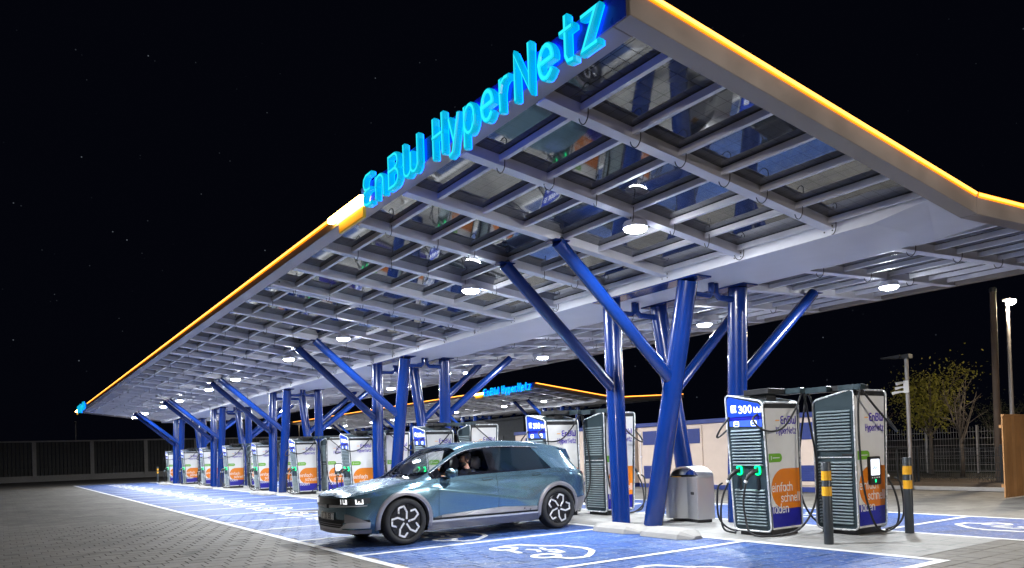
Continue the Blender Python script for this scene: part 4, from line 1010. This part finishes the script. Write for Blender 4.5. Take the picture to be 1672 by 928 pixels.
# crease shadow below the windows, painted as a slim black strip
b = MB(); patch(b, .98, 4.35, 5.52, 5.545, 80, 1, off=.0015); cpart(b, 'shoulder_shade', M['gapm'])
# ribbed silver lower panels, rising wedge
def wedge(v): return None
for sg in (1, -1):
    b = MB()
    def fn(a, bb):
        s = 1.34 + (3.36 - 1.34) * a
        top = 2.44 + .22 * a / .08 if a < .08 else (2.66 + .34 * (a - .08) / .56 if a < .64 else 3.0 - .16 * (a - .64) / .36)
        v = 2.42 + (top - 2.42) * bb; return P(s, v, sg, .010 + .0035 * ((int(bb * 16)) % 2))
    b.grid(fn, 48, 16)
    cpart(b, 'ribbed_panel', M['cladd'], angle=20)
for sg in (1, -1):
    b = MB(); patch(b, 1.28, 3.44, 2.22, 2.42, 40, 2, off=.012, sides=(sg,)); cpart(b, 'sill_strip_black', M['gapm'])
    b = MB(); patch(b, 1.28, 3.42, 2.02, 2.22, 40, 3, off=.020, sides=(sg,)); cpart(b, 'sill_strip', M['satin'])
    b = MB(); patch(b, 1.26, 3.44, 1.0, 2.02, 40, 6, off=.006, sides=(sg,)); cpart(b, 'sill_cladding', M['clad'])
# wheel arch cladding
def sx(s, z):
    lo, hi = 1.0, 6.0
    for _ in range(22):
        m_ = (lo + hi) / 2
        if P(s, m_).z < z: lo = m_
        else: hi = m_
    return P(s, (lo + hi) / 2).x
for w in WS:
    for sg in (1, -1):
        b = MB()
        def ring(r, off): 
            out = []
            for i in range(29):
                a = math.radians(-14 + 208 * i / 28); s = w + r * math.cos(a); z = max(.20, WZ + r * math.sin(a)); out.append(Vector(((sx(s, z) + off) * sg, s, z)))
            return out
        rs = [ring(.402, -.06), ring(.405, .022), ring(.445, .028), ring(.472, .020), ring(.476, -.004)]
        for r0, r1 in zip(rs, rs[1:]):
            for i in range(28): b.add([r0[i], r0[i + 1], r1[i + 1], r1[i]], [(0, 1, 2, 3)])
        cpart(b, 'arch_cladding', M['clad'])
        b = MB(); n = 20
        for i in range(n):
            a0, a1 = math.radians(-20 + 220 * i / n), math.radians(-20 + 220 * (i + 1) / n)
            q = [Vector((x * sg, w + .42 * math.cos(a), max(.2, WZ + .42 * math.sin(a)))) for a in (a0, a1) for x in (.86, .50)]
            b.add([q[0], q[1], q[3], q[2]], [(0, 1, 2, 3)])
        b.add([(.5 * sg, w - .42, .2), (.5 * sg, w + .42, .2), (.5 * sg, w + .42, .80), (.5 * sg, w - .42, .80)], [(0, 1, 2, 3)])
        cpart(b, 'wheel_liner', M['gapm'], fix=False)
# glass and window frames
b = MB(); patch(b, 1.095, 1.895, 7.30, 9, 30, 14); cpart(b, 'windscreen', M['gclear'])
b = MB(); patch(b, 1.055, 1.10, 7.28, 9, 2, 12, off=.001); cpart(b, 'windscreen_frit', M['piano'])
b = MB(); patch(b, 1.885, 1.905, 7.28, 9, 2, 12, off=.002); cpart(b, 'windscreen_frit', M['piano'])
for sg in (1, -1):
    b = MB(); patch(b, 1.52, 2.44, 6.10, 6.92, 24, 8, sides=(sg,), off=-.004); cpart(b, 'front_window', M['gclear'])
    b = MB(); patch(b, 2.60, lambda v: 3.74 - .30 * max(0, v - 6.05), 6.06, 6.92, 24, 8, sides=(sg,), off=.0); cpart(b, 'rear_window', M['gdark'])
    b = MB()
    patch(b, 1.33, 3.80, 6.0, 6.10, 50, 1, sides=(sg,)); patch(b, 1.33, 3.60, 6.92, 7.0, 50, 1, sides=(sg,)); patch(b, 2.44, 2.60, 6.10, 6.92, 4, 4, sides=(sg,)); patch(b, 1.33, 1.52, 6.10, 6.92, 4, 4, sides=(sg,))
    cpart(b, 'window_frame', M['piano'])
    b = MB(); patch(b, lambda v: 3.745 - .30 * max(0, v - 6.05), 3.82, 6.0, 7.0, 6, 8, sides=(sg,), off=.0005); cpart(b, 'rear_pillar', M['paint'])
    b = MB(); pts = [P(1.36 + (3.62 - 1.36) * i / 40, 6.985, sg, .006) for i in range(41)]; b.tube(pts, .006, 5); cpart(b, 'window_trim', M['chrome'])
b = MB(); patch(b, 4.24, 4.47, 7.35, 9, 12, 10); cpart(b, 'rear_screen', M['gdark'])
b = MB(); b.grid(lambda a, c: Vector((1.16 * (a - .5), 4.10 + .26 * c - .05 * (2 * a - 1) ** 2 * c, 1.488 - .03 * c - .05 * (2 * a - 1) ** 2)), 16, 4); b.grid(lambda a, c: Vector((1.16 * (a - .5), 4.10 + .26 * c - .05 * (2 * a - 1) ** 2 * c, 1.455 - .005 * c - .05 * (2 * a - 1) ** 2)), 16, 4)
for sg in (1, -1): b.add([(.58 * sg, 4.06, 1.43), (.58 * sg, 4.31, 1.408), (.60 * sg, 4.40, 1.20), (.61 * sg, 4.18, 1.32)], [(0, 1, 2, 3)])
cpart(b, 'roof_spoiler', M['paint'])
# front end
def F(t, z, off=0.0):
    """walk round the nose: |t|<=1 across the front cap, beyond along the fender"""
    lo, hi = 1.0, 6.0
    for _ in range(20):
        m_ = (lo + hi) / 2
        if P(0, m_).z < z: lo = m_
        else: hi = m_
    v = (lo + hi) / 2; x0 = P(0, v).x; sg = 1 if t > 0 else -1; u = abs(t)
    def raw(u):
        if u <= 1: return Vector((x0 * u, -.055 * (1 - u * u), z))
        s = (u - 1) * .6; return Vector((sx(s, z), s, z))
    p = raw(u); q = raw(u + .01); tx, ty = q.x - p.x, q.y - p.y; l = math.hypot(tx, ty) or 1
    p = p + Vector((ty / l, -tx / l, 0)) * off; return Vector((p.x * sg, p.y, p.z))
def fstrip(mb, t0, t1, za, zb, off, n=16, nv=3):
    fa = za if callable(za) else (lambda t: za); fb = zb if callable(zb) else (lambda t: zb)
    mb.grid(lambda a, c: F(t0 + (t1 - t0) * a, fa(t0 + (t1 - t0) * a) + (fb(t0 + (t1 - t0) * a) - fa(t0 + (t1 - t0) * a)) * c, off), n, nv)
b = MB(); fstrip(b, -.80, .80, .655, .752, .004, 24); cpart(b, 'grille_band', M['piano'])
for sg in (1, -1):
    b = MB(); fstrip(b, sg * .80, sg * 1.50, lambda t: .655 + .06 * max(0, abs(t) - 1.05), lambda t: .752 - .0 * abs(t) + .02 * max(0, abs(t) - 1), .004, 18); hl = cpart(b, 'headlight', M['lamph'])
    for t0, t1 in ((.90, 1.03), (1.17, 1.34)):
        b = MB(); z0, z1 = .668, .742
        fstrip(b, sg * t0, sg * (t0 + .03), z0, z1, .008, 2); fstrip(b, sg * (t1 - .03), sg * t1, z0, z1, .008, 2); fstrip(b, sg * (t0 + .03), sg * (t1 - .03), z0, z0 + .022, .0082, 3); cpart(b, 'light_pixel', M['lampw'], hl)
    b = MB(); fstrip(b, sg * .79, sg * .82, .668, .742, .009, 2); cpart(b, 'light_pixel', M['lampw'], hl)
b = MB(); fstrip(b, -1.42, 1.42, lambda t: .60 + .028 * abs(t), lambda t: .650 + .0 * abs(t), .010, 40); cpart(b, 'bright_chin_strip', M['satin'])
b = MB(); fstrip(b, -.03, .13, .595, .655, .013, 3); cpart(b, 'chin_notch', M['gapm'])
b = MB(); fstrip(b, -1.48, 1.48, .385, .43, .004, 40); cpart(b, 'bumper_shadow', M['gapm'])
for sg in (1, -1):
    b = MB(); fstrip(b, sg * .95, sg * 1.48, lambda t: .385, lambda t: .385 + .13 * max(0, min(1, (1.48 - abs(t)) / .45)), .007, 14); cpart(b, 'bumper_facet', M['clad'])
b = MB(); fstrip(b, -.86, .86, .30, .385, .006, 20); cpart(b, 'lower_intake', M['gapm'])
b = MB()
for z in (.325, .355): fstrip(b, -.82, .82, z, z + .008, .010, 20, 1)
cpart(b, 'intake_bars', M['clad'])
b = MB(); fstrip(b, -1.50, 1.50, lambda t: .268 if abs(t) < .9 else .30, lambda t: .302 if abs(t) < .8 else .302 + .09 * min(1, (abs(t) - .8) / .25), .016, 44); cpart(b, 'skid_plate', M['satin'])
b = MB(); fstrip(b, -1.55, 1.55, .215, .275, .008, 40); cpart(b, 'bumper_lip', M['clad'])
b = MB(); b.prism(rrect(-.26, .26, -.055, .055, .008, 2), .0, .012, lambda x, z, d: (x, -.064 - d, .475 + z)); pl = b.build('number_plate', M['plate'], car)
b = MB(); b.stroke(rrect(-.252, .252, -.048, .048, .006, 2), .006, .011, .0132, lambda x, z, d: (x, -.064 - d, .475 + z), closed=True); write(b, 'F', .075, .011, .0135, lambda x, z, d: (x, -.064 - d, .475 + z), -.185, -.0375); write(b, 'ZU', .075, .011, .0135, lambda x, z, d: (x, -.064 - d, .475 + z), -.085, -.0375, sx=.8); write(b, '050', .075, .011, .0135, lambda x, z, d: (x, -.064 - d, .475 + z), .045, -.0375, sx=.8); b.build('plate_text', M['gapm'], pl)
# emblem: slanted oval with a leaning h shape
b = MB()
def emp(x, y, d): p = Vector((x, .075 + y, 0)); return Vector((x, .075 + y, cz(.075 + y) + .002 + d - .05 * x * x))
b.stroke(arc(0, 0, .055, .03, 0, 360, 16)[:-1], .008, 0, .006, emp, closed=True); b.stroke([(-.03, -.02), (-.015, .02)], .008, 0, .0062, emp); b.stroke([(.015, -.02), (.03, .02)], .008, 0, .0062, emp); b.stroke([(-.022, -.003), (.022, .003)], .008, 0, .0064, emp); b.build('emblem', M['chrome'], car)
# bonnet crease and door seams
for sg in (1, -1):
    b = MB(); b.tube([P(.1 + .9 * i / 20, 7.35, sg, .0) for i in range(21)], .004, 5); cpart(b, 'bonnet_crease', M['paint'], hood)
# tail lamps
for sg in (1, -1):
    b = MB(); patch(b, 4.50, CL - .005, 5.45, 5.98, 8, 4, off=.006, sides=(sg,)); cpart(b, 'tail_light', M['tail'])
b = MB(); b.grid(lambda a, c: Vector((1.24 * (a - .5), CL + .036 - .03 * (2 * a - 1) ** 2, .85 + .08 * c)), 16, 2); cpart(b, 'tail_light_bar', M['tail'])
for sg in (1, -1):
    b = MB(); patch(b, 4.28, CL, 1.0, 2.9, 12, 6, off=.008, sides=(sg,)); cpart(b, 'rear_bumper_cladding', M['clad'])
# mirrors
for sg in (1, -1):
    b = MB(); c = Vector((1.02 * sg, 1.62, 1.075)); rows = []
    for i in range(9):
        a = i / 8; s_ = math.sin(math.pi * (.12 + .80 * a)); ring_ = []
        for j in range(12):
            th = 2 * math.pi * j / 12; ring_.append(c + Vector(((-.125 + .25 * a) * sg, -.095 * s_ * math.cos(th) * (1 if math.cos(th) > 0 else .7), .085 * s_ * math.sin(th))))
        rows.append(ring_)
    for r0, r1 in zip(rows, rows[1:]):
        for j in range(12): b.add([r0[j], r0[(j + 1) % 12], r1[(j + 1) % 12], r1[j]], [(0, 1, 2, 3)])
    b.add(rows[0], [tuple(range(12))]); b.add(rows[-1], [tuple(range(12))]); mo = cpart(b, 'wing_mirror', M['piano'] if False else M['paint'])
    b = MB(); b.tube([(.86 * sg, 1.56, .985), (.93 * sg, 1.585, 1.005), (1.0 * sg, 1.60, 1.01)], [.03, .026, .03], 8); cpart(b, 'mirror_arm', M['piano'], mo)
    b = MB(); b.add([c + Vector((-.09 * sg, .07, -.055)), c + Vector((.09 * sg, .07, -.055)), c + Vector((.09 * sg, .07, .055)), c + Vector((-.09 * sg, .07, .055))], [(0, 1, 2, 3)]); cpart(b, 'mirror_glass', M['rims'], mo, fix=False)
# wheels
def make_wheel():
    w = bpy.data.objects.new('wheel', None); COL.objects.link(w); R = Matrix.Rotation(math.pi / 2, 4, 'Y')
    b = MB(); b.lathe([(.255, -.235), (.262, -.02), (.275, -.004), (.30, .008), (.335, .004), (.352, -.012), (.362, -.045), (.366, -.12), (.362, -.20), (.345, -.245), (.27, -.25), (.255, -.235)], 48, R); b.build('tyre', M['tyre'], w, smooth=True, angle=50)
    b = MB()
    for i in range(60):
        a = 2 * math.pi * i / 60
        for (z0, z1) in ((-.035, -.105), (-.135, -.21)):
            p = R @ Vector((.3665 * math.cos(a), .3665 * math.sin(a), z0)); q = R @ Vector((.3665 * math.cos(a + .05), .3665 * math.sin(a + .05), z1)); b.tube([p, q], .0055, 4)
    b.build('tread_blocks', M['tyre'], w)
    b = MB(); b.lathe([(.262, -.01), (.258, -.06), (.245, -.20), (.0, -.20)], 40, R); b.lathe([(.258, -.022), (.263, -.004), (.256, .001), (.248, -.02)], 40, R, closed=True); rim = b.build('rim', M['rimd'], w, smooth=True, angle=40)
    b = MB(); b.lathe([(.0, -.004), (.035, -.006), (.045, -.02), (.07, -.03), (.075, -.06)], 20, R); b.build('hub', M['rimd'], rim, smooth=True, angle=40)
    b = MB(); b.lathe([(.15, -.12), (.15, -.10), (.06, -.10)], 24, R); b.build('brake_disc', M['chrome'], rim, smooth=True, angle=40)
    # five folded blades: dark webs with machined edges
    mp = lambda x, y, d: R @ Vector((x, y, d))
    pol = lambda r, a: (r * math.cos(math.radians(a)), r * math.sin(math.radians(a)))
    for k in range(5):
        a = 72 * k + 18
        b = MB(); b.prism([pol(.04, a - 30), pol(.13, a - 2), pol(.245, a + 2), pol(.247, a + 26), pol(.19, a + 34), pol(.06, a + 36)], -.045, -.018, mp); b.build('blade', M['rimd'], rim)
        b = MB(); b.stroke([pol(.05, a - 14), pol(.15, a - 6), pol(.235, a + 8), pol(.242, a + 30), pol(.185, a + 42)], .030, -.03, -.004, mp); b.build('blade_edge', M['rims'], rim, bev=.003)
    for k in range(5):
        b = MB(); p = pol(.052, 72 * k + 40); b.tube([mp(p[0], p[1], -.03), mp(p[0], p[1], -.012)], .009, 6); b.build('wheel_nut', M['rimd'], rim)
    w.parent = car; return w
w0 = make_wheel(); first = True
for i, s in enumerate(WS):
    for sg in (1, -1):
        w = w0 if first else copy_tree(w0, car); first = False
        w.location = (.935 * sg, s, WZ); w.rotation_euler = (math.radians(17 + 40 * i), 0, 0 if sg > 0 else math.pi)
# interior
b = MB(); patch(b, 1.45, 3.5, 2.6, 5.95, 20, 8, off=-.05); tag(cpart(b, 'door_trim', M['seat'], fix=False), kind='stuff')
b = MB(); patch(b, 1.95, 4.1, 7.2, 9, 30, 8, off=-.025); cpart(b, 'headliner', M['seat'], fix=False)
def seat(x, s, wid=.26):
    b = MB(); b.hexa([(x - wid, s - .30, .42), (x + wid, s - .30, .42), (x + wid, s + .22, .40), (x - wid, s + .22, .40)], [(x - wid, s - .30, .56), (x + wid, s - .30, .56), (x + wid, s + .22, .52), (x - wid, s + .22, .52)])
    b.hexa([(x - wid, s + .14, .50), (x + wid, s + .14, .50), (x + wid, s + .27, .48), (x - wid, s + .27, .48)], [(x - wid * .75, s + .33, 1.10), (x + wid * .75, s + .33, 1.10), (x + wid * .75, s + .42, 1.08), (x - wid * .75, s + .42, 1.08)])
    o = b.build('seat', M['seat'], car, bev=.03, bseg=2, smooth=True)
    b = MB(); b.hexa([(x - .13, s + .33, 1.12), (x + .13, s + .33, 1.12), (x + .13, s + .42, 1.11), (x - .13, s + .42, 1.11)], [(x - .12, s + .35, 1.33), (x + .12, s + .35, 1.33), (x + .12, s + .42, 1.32), (x - .12, s + .42, 1.32)]); b.build('headrest', M['seat'], o, bev=.03, bseg=2, smooth=True)
seat(.37, 2.10); seat(-.37, 2.10)
b = MB(); b.hexa([(-.6, 3.0, .40), (.6, 3.0, .40), (.6, 3.5, .40), (-.6, 3.5, .40)], [(-.6, 3.0, .55), (.6, 3.0, .55), (.6, 3.5, .52), (-.6, 3.5, .52)]); b.hexa([(-.6, 3.4, .5), (.6, 3.4, .5), (.6, 3.55, .5), (-.6, 3.55, .5)], [(-.55, 3.62, 1.1), (.55, 3.62, 1.1), (.55, 3.72, 1.1), (-.55, 3.72, 1.1)]); b.build('rear_bench', M['seat'], car, bev=.03, bseg=2, smooth=True)
b = MB(); b.hexa([(-.74, 1.12, .60), (.74, 1.12, .60), (.74, 1.52, .60), (-.74, 1.52, .60)], [(-.74, 1.12, .985), (.74, 1.12, .985), (.74, 1.50, .95), (-.74, 1.50, .95)]); b.build('dashboard', M['dash'], car, bev=.03, bseg=2)
b = MB(); b.hexa([(-.72, 1.3, .225), (.72, 1.3, .225), (.72, 3.6, .225), (-.72, 3.6, .225)], [(-.72, 1.3, .245), (.72, 1.3, .245), (.72, 3.6, .245), (-.72, 3.6, .245)]); b.build('cabin_floor', M['dash'], car)
sw = Matrix.Translation((.37, 1.70, .93)) @ Matrix.Rotation(math.radians(-66), 4, 'X')
b = MB(); b.tube([sw @ Vector((.175 * math.cos(a), .165 * math.sin(a), 0)) for a in [2 * math.pi * i / 24 for i in range(26)]], .014, 6, caps=False); b.tube([sw @ Vector((-.17, 0, 0)), sw @ Vector((.17, 0, 0))], .016, 6); b.tube([sw @ Vector((0, 0, .02)), sw @ Vector((0, 0, -.22))], .035, 8); b.build('steering_wheel', M['dash'], car, smooth=True, angle=50)
# ================================================================== the driver
M['skin'] = mat('skin', (.68, .37, .27), .5, var=.06, scale=20)
M['hair'] = mat('dark_brown_hair', (.02, .013, .010), .6, var=.2, scale=40, bump=.5, bscale=120)
M['shirt'] = mat('dark_jacket', (.012, .013, .018), .8, var=.15)
M['jeans'] = mat('dark_trousers', (.02, .024, .04), .8, var=.15)
per = thing('person', 'bearded person in a dark jacket sitting at the wheel of the car', 'person', (DX + .37, 4.30 + 2.17, .54))
def skin_body():
    J = {'pel': ((0, .0, .06), .14), 'bel': ((0, .05, .22), .135), 'che': ((0, .12, .40), .15), 'nk0': ((0, .135, .55), .07), 'nk1': ((0, .11, .61), .056), 'hd0': ((0, .075, .68), .078), 'hd1': ((0, .085, .76), .085), 'hd2': ((0, .10, .83), .055)}
    for sg, k in ((1, 'l'), (-1, 'r')):
        J.update({k + 'sh': ((.17 * sg, .14, .51), .07), k + 'el': ((.23 * sg, -.06, .30), .048), k + 'wr': ((.16 * sg, -.34, .43), .032), k + 'hn': ((.155 * sg, -.42, .46), .036),
                  k + 'hp': ((.10 * sg, -.02, .05), .10), k + 'kn': ((.14 * sg, -.46, .14), .07), k + 'an': ((.14 * sg, -.72, -.20), .048), k + 'to': ((.14 * sg, -.86, -.24), .04)})
        for f in range(4): J[k + 'f%d' % f] = ((.175 * sg - .018 * f * sg, -.475, .475 - .012 * abs(f - 1.5)), .010); J[k + 'g%d' % f] = ((.172 * sg - .018 * f * sg, -.495, .45), .009)
        J[k + 'th'] = ((.125 * sg, -.44, .49), .011)
    E_ = [('pel', 'bel'), ('bel', 'che'), ('che', 'nk0'), ('nk0', 'nk1'), ('nk1', 'hd0'), ('hd0', 'hd1'), ('hd1', 'hd2')]
    for k in 'lr':
        E_ += [('che', k + 'sh'), (k + 'sh', k + 'el'), (k + 'el', k + 'wr'), (k + 'wr', k + 'hn'), ('pel', k + 'hp'), (k + 'hp', k + 'kn'), (k + 'kn', k + 'an'), (k + 'an', k + 'to'), (k + 'hn', k + 'th')]
        for f in range(4): E_ += [(k + 'hn', k + 'f%d' % f), (k + 'f%d' % f, k + 'g%d' % f)]
    names = list(J); me = bpy.data.meshes.new('body'); me.from_pydata([J[n][0] for n in names], [(names.index(a), names.index(c)) for a, c in E_], [])
    o = bpy.data.objects.new('body', me); COL.objects.link(o)
    sk = o.modifiers.new('skin', 'SKIN'); sk.use_smooth_shade = True; o.modifiers.new('sub', 'SUBSURF').levels = 2
    for i, n in enumerate(names):
        r = J[n][1]; rr = (r, r)
        if n in ('che', 'bel', 'pel'): rr = (r * 1.25, r * .85)
        me.skin_vertices[0].data[i].radius = rr
    me.skin_vertices[0].data[0].use_root = True
    dg = bpy.context.evaluated_depsgraph_get(); m2 = bpy.data.meshes.new_from_object(o.evaluated_get(dg)); bpy.data.objects.remove(o)
    for v in m2.vertices:        # shape the face on the front of the head (towards -y)
        x, y, z = v.co
        if z > .64 and y < .06:
            t = math.exp(-((x / .018) ** 2)) * math.exp(-(((z - .725) / .025) ** 2)); v.co.y -= .028 * t
            v.co.y -= .008 * math.exp(-((z - .765) / .012) ** 2) * math.exp(-(x / .05) ** 2)
            v.co.y += .008 * math.exp(-((z - .745) / .010) ** 2) * math.exp(-((abs(x) - .03) / .014) ** 2)
            v.co.y -= .012 * math.exp(-((z - .66) / .02) ** 2) * math.exp(-(x / .03) ** 2)
    for m in (M['skin'], M['shirt'], M['jeans']): m2.materials.append(m)
    for p in m2.polygons:
        c = p.center; p.use_smooth = True
        p.material_index = 0 if (c.z > .585 or c.y < -.36 and c.z > .40) else (1 if c.z > .12 and c.y > -.40 else 2)
        if c.z < .2 and c.y < -.1: p.material_index = 2
    return m2
link('body', skin_body(), per)
def lump(name, c, r, cut, m, n=18):
    b = MB(); rng = random.Random(2)
    def fn(u, v):
        a = 2 * math.pi * u; t = math.pi * v; k = 1 + rng.uniform(-.025, .025); return Vector((c[0] + r[0] * k * math.sin(t) * math.cos(a), c[1] + r[1] * k * math.sin(t) * math.sin(a), c[2] + r[2] * k * math.cos(t)))
    b.grid(fn, n, n, keep=lambda q: cut(sum(q, Vector()) / 4)); return b.build(name, m, per, smooth=True, fix=False)
lump('hair', (0, .105, .765), (.098, .112, .118), lambda p: p.z > .80 or (p.y > .085 and p.z > .66) or (p.y > .06 and p.z > .74), M['hair'])
lump('beard', (0, .06, .675), (.072, .082, .065), lambda p: p.y < .075 and p.z < .695 and p.z > .60, M['hair'])
for sg in (1, -1):
    b = MB(); b.lathe([(.0, -.010), (.020, -.008), (.026, .0), (.022, .008), (.010, .005), (0, .003)], 12, Matrix.Translation((.088 * sg, .095, .735)) @ Matrix.Rotation(math.pi / 2 * sg, 4, 'Y') @ Matrix.Scale(1.35, 4, (1, 0, 0))); b.build('ear', M['skin'], per, smooth=True)
    b = MB(); b.lathe([(.0, -.011), (.008, -.008), (.011, 0), (.008, .008), (0, .011)], 10, Matrix.Translation((.032 * sg, .012, .745))); b.build('eye', M['cwtext'], per, smooth=True)
bpy.context.view_layer.update()
